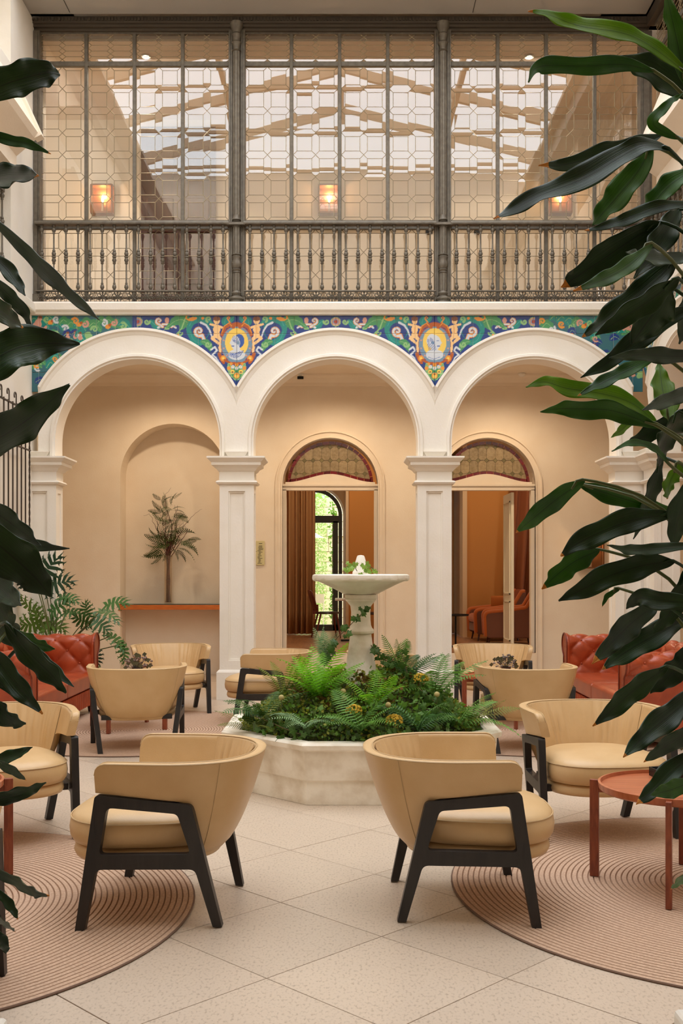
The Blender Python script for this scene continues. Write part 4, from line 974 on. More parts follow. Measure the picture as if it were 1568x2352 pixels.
# ================================================================ tufted sofas
def make_sofa(L=2.5, D=.98):
    """front faces -X (local); runs along Y from 0 to L; x from 0 (front) to D (back)"""
    t = thing('tufted_sofa', 'x', 'sofa'); Hh = .86; rr_ = .115; zs = .40
    def profile(s):   # s 0..1 from seat up the inner face and over the roll ; returns offset (out, z) and normal
        L1 = Hh-rr_-zs; L2 = rr_*PI*1.35; S = s*(L1+L2)
        if S < L1: return (0, zs+S, -1, 0)
        a = PI-(S-L1)/rr_; return (rr_+rr_*math.cos(a), Hh-rr_+rr_*math.sin(a), math.cos(a), math.sin(a))
    def tufted(nm, length, place, nd, seed=0):
        nu, nv = int(length*64), 44; rings = []; Ltot = (Hh-rr_-zs)+rr_*PI*1.35; rows = 3.0
        cell = length/nd
        for i in range(nu+1):
            u = i/nu; ring = []
            for k in range(nv+1):
                s_ = k/nv; o, z, nx, nz = profile(s_)
                a = u*nd; b = s_*rows; p, q = (a+b), (a-b)
                h = (abs(math.sin(PI*p/1))*abs(math.sin(PI*q/1)))**.33 if True else 0
                d = -.044+.044*h; edge = min(1, min(u, 1-u)*nu/2.0)
                d *= sstep(.0, .12, s_)*(1-sstep(.93, 1, s_))
                d = lerp(.0, d, edge)
                ring.append(place(u*length, o+nx*d, z+nz*d))
            rings.append(ring)
        return MB().loft(rings, False, False).build(nm, M_RED, t, smooth=180, fix=False)
    def scroll(place, nm='arm_front'):   # closed panel at the end of an arm; place(out, z, t)
        pts = [(-.01, .10), (-.01, Hh-rr_)]+[(rr_+(rr_+.008)*math.cos(PI-PI*1.35*i/16), Hh-rr_+(rr_+.008)*math.sin(PI-PI*1.35*i/16)) for i in range(1, 17)]+[(.155, Hh-.25), (.155, .10)]
        o = MB().prism(pts, place, 0, .03).build(nm, M_RED, t, fix=True, bevel=.01)
        m = MB(); m.tube([place(p, q, -.004) for p, q in pts], .007, 6); m.build('piping', mat('red_piping', C(120,46,22), .4), o)
    aw = .17
    nd = 2.0
    # arms (run front to back)
    tufted('arm', D-.16, lambda u, o, z: (.03+u, aw-o, z), 3)
    tufted('arm', D-.16, lambda u, o, z: (.03+u, L-aw+o, z), 3)
    tufted('backrest', L-2*aw+.2, lambda u, o, z: (D-.24+o, aw-.1+u, z), 8)
    scroll(lambda p, q, tt: (tt, aw-p, q)); scroll(lambda p, q, tt: (tt, L-aw+p, q))
    for (a, b, c, d) in ((.0, D, .02, .05), (.0, D, L-.05, L-.02), (D-.05, D-.02, .02, L-.02)):
        MB().box(a+.02, b, c, d, .10, Hh-.2).build('outer_panel', M_RED, t)
    MB().box(.03, D-.02, .04, L-.04, .10, .27).build('base', M_RED, t, bevel=.01)
    m = MB(); n = int((L-2*aw)/.075); w_ = (L-2*aw)/n     # channelled front rail
    for i in range(n):
        y = aw+w_*(i+.5); m.loft([[(.045+(-.045)*math.cos(lerp(-PI/2, PI/2, k/6))*(1 if 1 else 0), y+w_*.5*math.sin(lerp(-PI/2, PI/2, k/6)), z) for k in range(7)]+[(.08, y+w_*.5, z), (.08, y-w_*.5, z)] for z in (.10, .12, .25, .27)])
    m.build('channelled_rail', M_RED, t, smooth=50)
    n = 2
    for i in range(n):
        y0, y1 = aw+(L-2*aw)*i/n+.004, aw+(L-2*aw)*(i+1)/n-.004
        b = MB(); c = ((y0+y1)/2); hy = (y1-y0)/2; x0, x1 = .005, D-.26
        rings = []
        for ins, z in ((.02, .275), (.0, .29), (.0, .42), (.012, .437), (.06, .448), (.2, .455)):
            rings.append([(x0+ins, y0+ins, z), (x1-ins, y0+ins, z), (x1-ins, y1-ins, z), (x0+ins, y1-ins, z)])
        b.loft(rings).build('seat_cushion', M_RED, t, bevel=.008)
    bt = MB()
    for x, y in ((.06, .08), (.06, L-.08), (D-.1, .08), (D-.1, L-.08)):
        MB().lathe([(.025, 0), (.035, .06), (.03, .10)], 12, (x, y)).build('foot', M_DARKWOOD, t)
    # buttons
    bme = MB().sphere((0, 0, 0), .011, 8, 5).mesh('button', M_RED, 180)
    Ltot = 1
    def btn(length, place, nd_):
        for p in range(0, int(nd_*2)+8):
            for q in range(-8, int(nd_*2)+2):
                a, b = (p+q)/2, (p-q)/2
                u, s_ = a/nd_, b/3.0
                if .03 < u < .97 and .14 < s_ < .9:
                    o, z, nx, nz = profile(s_); ob = link('button', bme, t); ob.location = place(u*length, o-nx*.032, z-nz*.032)
    btn(D-.16, lambda u, o, z: (.03+u, aw-o, z), 3); btn(D-.16, lambda u, o, z: (.03+u, L-aw+o, z), 3)
    btn(L-2*aw+.2, lambda u, o, z: (D-.24+o, aw-.1+u, z), 8)
    return t
S1 = make_sofa(); S1.location = (2.46, 9.08, .004); S1['label'] = 'cognac red tufted leather sofa along the right wall partly behind leaves'; S1['group'] = 'red tufted leather sofas'
S2 = dup(S1, (-2.71, 11.62, .004), PI, 'cognac red tufted leather sofa along left wall beside the split leaf plant')
# ================================================================ fountain
XF, YF = .145, 7.885
t = thing('fountain', 'white marble fountain with octagonal basin, column and scalloped upper bowl', 'fountain', (XF, YF, 0))
def octo(h, a, z): return [(-a, -h, z), (a, -h, z), (h, -a, z), (h, a, z), (a, h, z), (-a, h, z), (-h, a, z), (-h, -a, z)]
m = MB(); prof = [(.93, 0), (.93, .15), (.945, .165), (.965, .30), (.97, .36), (1.0, .375), (1.005, .405), (.99, .42), (.90, .42), (.885, .41), (.87, .2)]
m.loft([octo(h, .405*h, z) for h, z in prof]); m.build('basin', M_MARBLEOLD, t)
MB().loft([octo(.875, .405*.875, .26), octo(.875, .405*.875, .33)]).build('soil', mat('dark_soil', C(52,44,30), .95), t)
z_ = lambda y: HC+(HY-y)*YF/F
cx_ = 0
m = MB(); m.lathe([(.16, .30), (.135, z_(1558)), (.118, z_(1540)), (.098, z_(1500)), (.082, z_(1462)), (.080, z_(1456)), (.098, z_(1454)), (.102, z_(1449)), (.096, z_(1445)), (.086, z_(1442)), (.078, z_(1436)), (.074, z_(1425)), (.072, z_(1405)), (.078, z_(1392)), (.10, z_(1383)), (.112, z_(1380)), (.114, z_(1376))], 28)
m.sq(0, 0, [(.112, .112, z_(1376)), (.118, .118, z_(1374)), (.118, .118, z_(1366)), (.10, .10, z_(1365))]); m.build('column', M_MARBLEOLD, t, smooth=35)
def flute(a, r, z): return 1-.07*(1-abs(math.sin(a*9))**.45)*min(1, max(0, (r-.10)/.2))
m = MB(); m.lathe([(.10, z_(1366)), (.13, z_(1364)), (.20, z_(1353)), (.28, z_(1341)), (.335, z_(1334)), (.352, z_(1335)), (.366, z_(1332)), (.370, z_(1327)), (.366, z_(1321)), (.352, z_(1319)), (.335, z_(1323)), (.25, z_(1332)), (.1, z_(1338)), (.01, z_(1339))], 128, mod=flute); m.build('upper_bowl', M_MARBLE, t, smooth=40)
m = MB(); m.lathe([(.062, z_(1338)), (.062, z_(1314)), (.055, z_(1311)), (.05, z_(1309)), (.046, z_(1296)), (.036, z_(1288)), (.028, z_(1279)), (.022, z_(1276)), (.004, z_(1275))], 32, mod=lambda a, r, z: 1+.05*abs(math.cos(a*7)) if r < .05 else 1); m.build('spout_finial', M_MARBLE, t, smooth=40)
# ================================================================ room beyond the doorways
FZ = .35
MB().box(-6, 7, YG+.42, 21.4, .2, FZ).build('floor_inner_room', M_WOODFLOOR, kind='structure')
w2 = thing('wall_inner_room', kind='structure')
M_INN = mat('inner_beige_plaster', C(226,196,154), .8)
wall_arch([(-.53, .56, 2.66, FZ)], -5.5, 1.7, 21, 21.25, FZ-.1, 4.6).build('window_wall', M_INN, w2, fix=False)
m = MB(); m.box(1.7, 1.98, 21, 21.25, .2, 4.6); m.box(2.32, 7, 21, 21.25, .2, 4.6); m.box(1.98, 2.32, 21, 21.25, 3.2, 4.6); m.box(-5.7, -5.5, YG+.4, 21.3, .2, 4.6); m.box(7, 7.2, YG+.4, 21.3, .2, 4.6); m.build('side_walls', M_INN, w2)
MB().box(.13, 1.35, 19.0, 19.1, FZ, 4.4).box(2.28, 4.8, 19.0, 19.1, FZ, 4.4).build('ochre_panel_wall', M_OCHRE, w2)
MB().box(.08, .13, 18.98, 20.98, FZ, 4.4).box(2.20, 2.28, 18.98, 20.98, FZ, 4.4).build('pale_return', M_INN, w2)
MB().box(-5.6, 7.1, YG+.4, 21.3, 4.4, 4.6).build('ceiling_inner_room', M_INN, kind='structure')
wn = thing('window_5', kind='structure'); M_DF = mat('dark_green_grey_frame', C(64,64,58), .5)
rings = []
for i in range(-1, 26):
    a = PI*min(max(i, 0), 24)/24; zz = FZ if i in (-1, 25) else None
    rings.append([(-.53+r*math.cos(a), y, (2.66+r*math.sin(a)) if zz is None else zz) for r, y in ((.545, 21.02), (.47, 21.02), (.47, 21.09), (.545, 21.09))])
MB().loft(rings, False, True).build('arched_frame', M_DF, wn)
m = MB(); m.box(-1.05, -.02, 21.0, 21.1, 2.52, 2.66); m.box(-.17, -.07, 21.0, 21.1, FZ, 2.55); m.box(-1.0, -.9, 21.0, 21.1, FZ, 2.55); m.box(-1.05, -.02, 21.0, 21.1, FZ, FZ+.12); m.box(-.62, -.54, 21.0, 21.1, FZ, 2.55); m.build('door_stiles', M_DF, wn)
MB().box(-1.0, -.06, 21.04, 21.046, FZ+.1, 3.18).build('pane', glass_mat('clear_pane', .04, 0, (.96, .98, .95, 1)), wn)
rings = []
for i in range(-1, 26):
    a = PI*min(max(i, 0), 24)/24; zz = FZ if i in (-1, 25) else None
    rings.append([(-.53+r*math.cos(a), y, (2.66+r*math.sin(a)) if zz is None else zz) for r, y in ((.60, 20.97), (.56, 20.97), (.56, 21.02), (.60, 21.02))])
MB().loft(rings, False, True).build('white_reveal', mat('white_trim', C(235,230,220), .5), wn)
MB().box(1.98, 2.03, 21.0, 21.1, FZ, 3.2).box(2.16, 2.32, 21.0, 21.1, FZ, 3.2).build('dark_frame', M_DF, wn)
def curtain(x0, x1, y, z0, z1, lab, mt, folds, lean=0, amp=.05):
    t = thing('curtain', lab, 'curtain', ((x0+x1)/2, y, z0)); m = MB(); n = folds*10; W = x1-x0
    rows = []
    for k in range(9):
        zt_ = k/8; rows.append([(-W/2+W*i/n+lean*zt_, amp*math.sin(2*PI*folds*i/n+.6*math.sin(i*.13))*(1+.2*math.sin(k))+.02*math.sin(i*.9), (z1-z0)*zt_) for i in range(n+1)])
    m.loft(rows, False, False); o = m.build('cloth', mt, t, smooth=180, fix=False)
    md = o.modifiers.new('s', 'SOLIDIFY'); md.thickness = .006
    MB().tube([(-W/2-.05, 0, z1-z0+.02), (W/2+.05, 0, z1-z0+.02)], .015, 8).build('rod', M_BLACK, t)
curtain((660-784)*19/F-.3, (722-784)*19/F, 19.6, FZ+.02, 3.6, 'long tan brown curtain with deep folds left of the arched garden door', M_CURTAIN, 7, 0, .07)
curtain(1.86, 2.14, 19.9, FZ+.02, 3.6, 'narrow pale curtain edge seen in the left of right doorway', mat('pale_curtain', C(205,170,124), .85), 3)
curtain((1150-784)*18.9/F, (1215-784)*18.9/F+.2, 18.86, FZ+.02, 3.6, 'rust brown curtain behind the orange armchair in right doorway', mat('rust_curtain', C(150,88,52), .85), 4, .2, .07)
# plywood chairs and table
def ply_chair(x, y, rz, lab):
    t = thing('dining_chair', lab, 'chair', (x, y, FZ), rz); M = mat('red_brown_plywood', C(112,48,30), .3)
    rows = []
    for k in range(9):
        zt_ = k/8; hw = .20*(1-.5*abs(zt_-.55)**2)-.02*math.sin(PI*zt_*2)
        rows.append([(hw*math.cos(PI*i/8)*-1, -.21-.10*zt_-.05*math.sin(PI*i/8), .50+.33*zt_+(.03*math.sin(PI*i/8) if k == 8 else 0)) for i in range(9)])
    o = MB().loft(rows, False, False).build('backrest', M, t, smooth=180, fix=False); md = o.modifiers.new('s', 'SOLIDIFY'); md.thickness = .014
    MB().lathe([(.10, .425), (.19, .43), (.215, .445), (.20, .465), (.08, .475)], 20, mod=lambda a, r, z: 1+.05*math.cos(a*4)).build('seat', mat('dark_leather_seat', C(56,40,32), .3), t, smooth=60)
    for sx in (-1, 1):
        MB().tube([(sx*.15, .14, .43), (sx*.20, .20, 0)], [.018, .011], 8).build('leg', M, t); MB().tube([(sx*.15, -.15, .43), (sx*.20, -.26, 0)], [.018, .011], 8).build('leg', M, t)
    MB().box(-.02, .02, -.27, -.17, .43, .6).build('spine', M, t)
ply_chair((752-784)*18.8/F, 18.8, -PI/2+.2, 'red brown plywood chair with dark seat beside the curtain in middle doorway')
ply_chair((812-784)*18.9/F+.3, 18.6, PI/2, 'red brown plywood chair on far side of the white cafe table')
t = thing('cafe_table', 'white topped cafe table on dark pedestal seen through the middle doorway', 'table', ((800-784)*17.9/F+.12, 17.9, FZ))
MB().box(-.35, .35, -.35, .35, .70, .73).build('table_top', mat('white_laminate', C(232,226,222), .3), t, bevel=.01)
MB().tube([(0, 0, .02), (0, 0, .70)], .025, 10).build('pedestal', M_BLACK, t); MB().box(-.25, .25, -.04, .04, 0, .03).box(-.04, .04, -.25, .25, 0, .03).build('base', M_BLACK, t)
# orange lounge armchairs
def lounge(x, y, rz, lab):
    t = thing('lounge_armchair', lab, 'chair', (x, y, FZ), rz); M = mat('orange_velvet', C(190,96,28), .8, sheen=.3); M2 = mat('brown_velvet', C(120,74,52), .8, sheen=.3)
    for sx in (-1, 1):
        pts = rounded([(.42, .12), (.44, .52), (.05, .56), (-.22, .60), (-.36, .84), (-.42, .84), (-.36, .12)], [.05, .08, .05, .08, .03, .03, .05])
        MB().prism(pts, lambda p, q, s_: (sx*s_, p, q), .31, .40).build('side_panel', M2, t, bevel=.02)
        MB().tube([(sx*.355, p, q) for p, q in pts[4:-10]], .045, 8).build('arm_roll', M, t, smooth=60)
    MB().box(-.31, .31, -.26, .46, .30, .46).build('seat_cushion', M, t, bevel=.06)
    MB().box(-.31, .31, -.28, .44, .16, .30).build('base', M2, t, bevel=.02)
    MB().prism([(-.20, .42), (-.38, .88), (-.46, .88), (-.34, .3)], lambda p, q, s_: (s_, p, q), -.32, .32).build('backrest', mat('rust_velvet', C(140,70,36), .8), t, bevel=.04)
    for sx in (-1, 1):
        for yy in (-.28, .36): MB().tube([(sx*.28, yy, .16), (sx*.31, yy*1.08, 0)], [.02, .012], 8).build('leg', M_DARKWOOD, t)
    return t
lounge((1165-784)*17.3/F+.05, 17.2, PI/2-.1, 'orange velvet lounge armchair with brown sides seen through right doorway')
lounge((1140-784)*18.3/F, 18.25, PI/2+.05, 'orange velvet lounge armchair farther back holding a cushion')
t = thing('scatter_cushion', 'orange cushion leaning in the farther orange armchair', 'cushion', ((1150-784)*18.2/F, 18.2, FZ+.62), .3)
rings = []
for k in range(7):
    f = -1+2*k/6; s_ = .17*(1-.0*f); th = .05*math.sqrt(max(.0, 1-f*f))+.004
    rings.append([(f*.19, th*math.cos(2*PI*i/16), .15*math.sin(2*PI*i/16)) for i in range(16)])
MB().loft(rings).build('cover', mat('orange_cushion', C(186,104,34), .8), t, smooth=60)
t = thing('side_table', 'small dark round side table at left edge of the right doorway', 'table', ((1046-784)*16.6/F, 16.6, FZ))
MB().lathe([(.20, .49), (.21, .50), (.21, .515), (.20, .515), (.2, .505)], 24).build('top', M_BLACK, t); MB().tube([(0, 0, 0), (0, 0, .49)], .015, 8).build('stem', M_BLACK, t); MB().lathe([(.14, 0), (.14, .015)], 20).build('base', M_BLACK, t)
# niche shelf with glass top, wall plate
sz = HC+(HY-1390)*15.2/F
t = thing('wall_shelf', 'orange wood console shelf spanning the niche on the left', 'shelf', (X_N, 15.32, sz-.07))
MB().box(-.80, .80, -.02, .36, 0, .07).build('board', M_SHELF, t, bevel=.004); MB().box(-.79, .79, -.01, .36, .072, .084).build('glass_top', mat('dark_glass_edge', C(70,84,74), .08), t, bevel=.002)
for sx in (-1, 1): MB().box(sx*.79-.012, sx*.79+.012, -.025, .1, -.02, .09).build('end_block', M_SHELF, t)
x0, x1, z0, z1 = (562-784)*15.25/F, (607-784)*15.25/F, HC+(HY-1298)*15.25/F, HC+(HY-1242)*15.25/F
t = thing('wall_sign', 'pale yellow printed notice board on gallery wall right of first free pier', 'sign', ((x0+x1)/2, YG-.005, (z0+z1)/2)); w_, h_ = (x1-x0)/2, (z1-z0)/2
MB().box(-w_, w_, -.02, 0, -h_, h_).build('board', mat('pale_yellow_board', C(212,200,150), .5), t, bevel=.006)
m = MB(); r = random.Random(5)
for k in range(14): x = w_*.35+r.uniform(-.01, .01); m.box(x, x+r.uniform(.025, .07), -.0225, -.021, h_*.45-k*.018, h_*.45-k*.018+.007)
for k in range(2): m.box(w_*.42, w_*.42+.05, -.0225, -.021, h_*.75-k*.035, h_*.75-k*.035+.008)
for a, b in ((-.06, .10), (-.03, .06), (.0, .02), (-.05, -.02), (-.02, -.07)): m.box(a, a+.03, -.0225, -.021, b, b+.005); m.box(a, a+.005, -.0225, -.021, b-.04, b)
m.build('printed_lines', mat('dark_print', C(80,70,50), .6), t, fix=False)
for px, py, lab in ((690, 858, 'small pale smoke detector on the ceiling behind the middle arch'), (1198, 857, 'small round smoke detector on ceiling behind the right arch')):
    Y = (4.42-HC)*F/(HY-py); t = thing('smoke_detector', lab, 'detector', ((px-VX)*Y/F, Y, 4.42))
    MB().lathe([(.05, 0), (.055, -.015), (.045, -.035), (.03, -.05), (.001, -.055)], 20).build('body', mat('white_trim', C(235,230,220), .5), t, smooth=40)
    if px < 800: MB().box(-.045, .045, -.06, -.03, -.09, -.05).build('sensor_slot', M_BLACK, t, bevel=.004)
# added warm fill lamps, unseen, to brighten the gallery and inner rooms
for x, y, z, p, lb in ((-2.46, 14.1, 4.36, 95, 'gallery ceiling before the wall niche'), (-.07, 14.1, 4.36, 95, 'gallery ceiling before the middle doorway'), (2.3, 14.1, 4.36, 95, 'gallery ceiling before the right doorway'), (5.0, 9, 4.36, 50, 'ceiling of the right hand gallery'), (-.4, 18.0, 4.3, 90, 'inner room ceiling over the cafe table'), (1.7, 17.0, 4.3, 50, 'inner room ceiling between both doorways'), (3.2, 17.6, 4.3, 60, 'inner room ceiling over the orange armchairs')):
    t = thing('fill_lamp', None, 'ceiling light', (x, y, z+.05 if z > 4.35 else z+.09))
    t['label'] = 'added warm fill lamp in the '+lb; t['group'] = 'added warm fill lamps'
    MB().lathe([(.045, 0), (.055, -.006), (.055, 0)], 16).build('rim', MATS['white_trim'], t)
    l = bpy.data.lights.new('fill_spot', 'SPOT'); l.energy = p; l.color = (1, .78, .54); l.spot_size = 2.7; l.spot_blend = .6; l.shadow_soft_size = .06
    o = bpy.data.objects.new('lamp', l); SC.collection.objects.link(o); o.parent = t; o.location = (0, 0, -.04)
# window grille on the left wall
t = thing('window_grille', 'wrought iron window grille with scrolled tips on the left wall', 'grille', (XL+.09, 12.25, 1.72))
Mgr = mat('dark_wrought_iron', C(78,68,58), .5, .6); H_ = 1.72
for k in range(8):
    y = -.02-.155*k
    if k == 0:
        m = MB(); rings = []
        for i in range(60): a = i*.55; rings.append([(.011*math.cos(a+PI/2*q), y+.011*math.sin(a+PI/2*q), H_*i/59) for q in range(4)])
        m.loft(rings).build('twisted_bar', Mgr, t)
    else: MB().box(-.007, .007, y-.007, y+.007, 0, H_).build('bar', Mgr, t)
for z in (0, .02, H_*.72, H_-.03): MB().box(-.012, .012, -1.12, .0, z, z+.014).build('cross_bar', Mgr, t)
for k in range(5):
    y = -.02-.25*k; MB().tube([(0, y, H_-.02)]+[(0, y-.035+.035*math.cos(a), H_+.08+.035*math.sin(a)) for a in [i*.5 for i in range(9)]], .008, 6).build('scroll', Mgr, t)
# ================================================================ plants
M_L1 = leafmat('dark_glossy_leaf', C(34,72,16), C(20,50,12), .14)
M_L2 = leafmat('mid_green_leaf', C(72,130,24), C(48,100,18), .32)
M_L3 = leafmat('fresh_green_leaf', C(144,186,36), C(112,160,28), .5)
M_TIP = mat('dry_orange_tip', C(206,132,44), .7); M_STEM = mat('green_stem', C(84,92,40), .5); M_CANE = mat('grey_brown_cane', C(108,94,68), .8, col2=C(80,68,48), nscale=30)
def big_leaf(parent, o0, spine, w, mt, Y, seed, roll=None, tip=False, notch=.0, wavy=1.7, stalk=0):
    r = random.Random(seed*13+5); roll = r.uniform(-.5, .5) if roll is None else roll
    n = 22; n3 = len(spine); dY = r.uniform(-.22, .22)
    pts = [Vector(P(x, y, Y+dY*(i/(n3-1)))) for i, (x, y) in enumerate(spine)]; sp = catmull(pts, n); W = w*Y/F/2/math.cos(roll)
    view = Vector((0, 1, 0)); rows = []; na = 7; mid = []
    ph = r.uniform(0, 6); ph2 = r.uniform(0, 6)
    for i, p in enumerate(sp):
        t = i/n; tg = (sp[min(n, i+1)]-sp[max(0, i-1)]).normalized(); s_ = tg.cross(view).normalized(); nn = s_.cross(tg).normalized()
        s2 = s_*math.cos(roll)+nn*math.sin(roll); n2 = s2.cross(tg).normalized()
        tt = (t-stalk)/(1-stalk) if t > stalk else 0
        prof = max(.06, (math.sin(PI*min(1, tt**.82*.985+.012))**.85)) if tt > 0 else .05
        if t > .93: prof *= (1 if notch else .9)
        row = []
        for k in range(na):
            q = -1+2*k/(na-1); edge = abs(q)**1.2
            ruff = wavy*.10*W*math.sin(t*23+ph+(2 if q > 0 else 0))*abs(q)**3*min(1, prof*2)+wavy*.05*W*math.sin(t*41+ph2)*abs(q)**4
            wid = W*prof*q*(1+wavy*.07*math.sin(t*17+ph*q)*(abs(q) > .6))
            row.append(tuple(p+s2*wid+n2*(W*.30*prof*edge*-1+ruff)+n2*(.05*W if q == 0 else 0)*-1-o0))
        rows.append(row); mid.append(tuple(p-n2*.002-o0))
    m = MB(); m.loft(rows, False, False)
    if tip:
        nf = na-1; k0 = len(m.f)-nf*(1 if tip == 1 else 2); m.mi = [0]*k0+[1]*(len(m.f)-k0)
    o = m.build('leaf', [mt, M_TIP], parent, smooth=180, fix=False)
    uv = o.data.uv_layers.new(name='uv'); vi = np.empty(len(o.data.loops), np.int32); o.data.loops.foreach_get('vertex_index', vi)
    uv.data.foreach_set('uv', np.stack([(vi % na)/(na-1), (vi//na)/n], 1).astype(np.float32).ravel())
    md = o.modifiers.new('sub', 'SUBSURF'); md.levels = 1; md.render_levels = 1
    md = o.modifiers.new('t', 'SOLIDIFY'); md.thickness = .0012
    return o
def foliage(name, label, leaves, base, trunk, Y0, seed):
    t = thing(name, label, 'plant', base); o0 = Vector(base)
    for k, (sp, w, c, tip) in enumerate(leaves):
        Y = Y0+((k*37) % 11-5)*.055
        mt = (M_L1, M_L2, M_L3)[c]; big_leaf(t, o0, sp, w*.82, mt, Y, seed+k, tip=tip, stalk=0)
        # petiole back to the nearest cane
        b = Vector(P(sp[0][0], sp[0][1], Y)); tr = min(trunk, key=lambda q: abs(q[0]-b.x)+.0*q[1])
        z = b.z-.28 if b.z > .9 else b.z-.1
        c0 = Vector((tr[0]+tr[2]*z, tr[1], z)); mid = (b+c0)/2+Vector((0, 0, .07))
        if (b-c0).length < 1.6: MB().tube([p-o0 for p in catmull([c0, mid, b, Vector(P(*sp[1], Y)).lerp(b, .5)], 10)], [.0065-.0003*i for i in range(11)], 6).build('petiole', M_STEM if c else M_L1, t, smooth=180)
    for (x, y, ln) in trunk:
        MB().tube([Vector((x+ln*z+.01*math.sin(z*3), y, z))-o0 for z in [.48+i*.25 for i in range(13)]], .022, 10).build('cane', M_CANE, t, smooth=180)
    return t
RL = [
 ([(1600,190),(1500,112),(1430,78),(1330,62),(1260,36),(1212,27)], 58, 2, 1), ([(1505,165),(1430,148),(1340,152),(1260,150),(1225,160),(1213,190)], 46, 1, 0),
 ([(1620,235),(1540,190),(1470,150),(1405,136)], 78, 0, 0), ([(1575,200),(1552,90),(1525,-30)], 62, 1, 0), ([(1560,320),(1500,285),(1535,240),(1568,215)], 30, 1, 0),
 ([(1520,310),(1440,338),(1380,355),(1300,378),(1236,380)], 54, 0, 2), ([(1540,345),(1480,335),(1430,358),(1340,412),(1240,450),(1180,482),(1133,504)], 70, 0, 1),
 ([(1498,335),(1465,395),(1420,450),(1385,490),(1361,518)], 74, 1, 0), ([(1600,385),(1540,425),(1498,470),(1470,492)], 60, 1, 0), ([(1600,470),(1520,475),(1450,500),(1400,518),(1342,530)], 42, 0, 1),
 ([(1520,510),(1450,550),(1390,590),(1330,630),(1288,660)], 84, 0, 2), ([(1500,560),(1440,612),(1380,645),(1316,668)], 46, 1, 2), ([(1600,590),(1530,598),(1470,592),(1436,580)], 48, 0, 0),
 ([(1560,590),(1510,640),(1440,700),(1380,745),(1337,775)], 70, 0, 1), ([(1560,640),(1490,690),(1420,735),(1366,770)], 62, 0, 0), ([(1540,660),(1500,720),(1450,790)], 110, 0, 0),
 ([(1600,700),(1520,742),(1450,790),(1390,836),(1332,868)], 56, 0, 0), ([(1620,818),(1540,818),(1470,815),(1398,822)], 44, 0, 0), ([(1510,818),(1440,852),(1380,882),(1326,910)], 40, 1, 1),
 ([(1510,975),(1450,927),(1380,905),(1300,893),(1250,878),(1207,890)], 52, 2, 0), ([(1520,985),(1440,953),(1390,940),(1320,938),(1280,938),(1240,946)], 52, 1, 0),
 ([(1540,970),(1522,905),(1512,832)], 74, 2, 0), ([(1610,890),(1530,920),(1474,942)], 42, 0, 0), ([(1510,975),(1455,968),(1425,990),(1403,1005)], 24, 2, 0),
 ([(1600,935),(1530,972),(1475,1003),(1435,1024)], 54, 0, 0), ([(1540,1070),(1500,1030),(1450,1018),(1404,1037)], 22, 1, 0), ([(1560,945),(1530,1000),(1512,1070)], 76, 0, 0),
 ([(1520,1050),(1495,1125),(1475,1185),(1454,1238)], 48, 0, 0), ([(1560,1062),(1535,1110),(1532,1145)], 54, 2, 1), ([(1345,1102),(1280,1145),(1225,1190),(1185,1223)], 56, 1, 1),
 ([(1325,1110),(1400,1135),(1490,1162),(1600,1185)], 48, 1, 0), ([(1550,1182),(1460,1193),(1380,1222),(1320,1252),(1287,1278)], 70, 0, 1), ([(1378,1262),(1320,1288),(1275,1322),(1243,1353)], 62, 1, 2),
 ([(1620,1250),(1500,1262),(1440,1264),(1393,1252)], 32, 0, 0), ([(1550,1290),(1480,1298),(1400,1322),(1330,1357),(1282,1380)], 72, 0, 0), ([(1424,1352),(1395,1368),(1382,1394)], 16, 1, 1),
 ([(1620,1388),(1520,1380),(1465,1374),(1438,1398)], 56, 0, 0), ([(1510,1385),(1450,1430),(1405,1475),(1358,1525)], 68, 0, 2), ([(1590,1410),(1500,1460),(1430,1502),(1382,1538)], 68, 0, 1),
 ([(1535,1530),(1460,1580),(1410,1625),(1360,1668)], 62, 0, 1), ([(1600,1470),(1550,1535),(1492,1592)], 80, 0, 0), ([(1610,1580),(1540,1640),(1480,1690),(1430,1740)], 66, 0, 1),
 ([(1610,1660),(1540,1705),(1478,1750)], 50, 0, 1), ([(1615,1720),(1550,1765),(1500,1815),(1460,1848)], 54, 0, 2), ([(1600,1790),(1545,1812),(1495,1826)], 48, 1, 0), ([(1610,1985),(1570,2015),(1540,2042)], 34, 1, 1),
 ([(1560,480),(1510,560),(1455,640)], 70, 0, 0), ([(1600,1090),(1560,1180),(1545,1260)], 60, 0, 0), ([(1590,1290),(1540,1400),(1500,1455)], 60, 0, 0), ([(1600,560),(1585,700),(1560,790)], 90, 0, 0)]
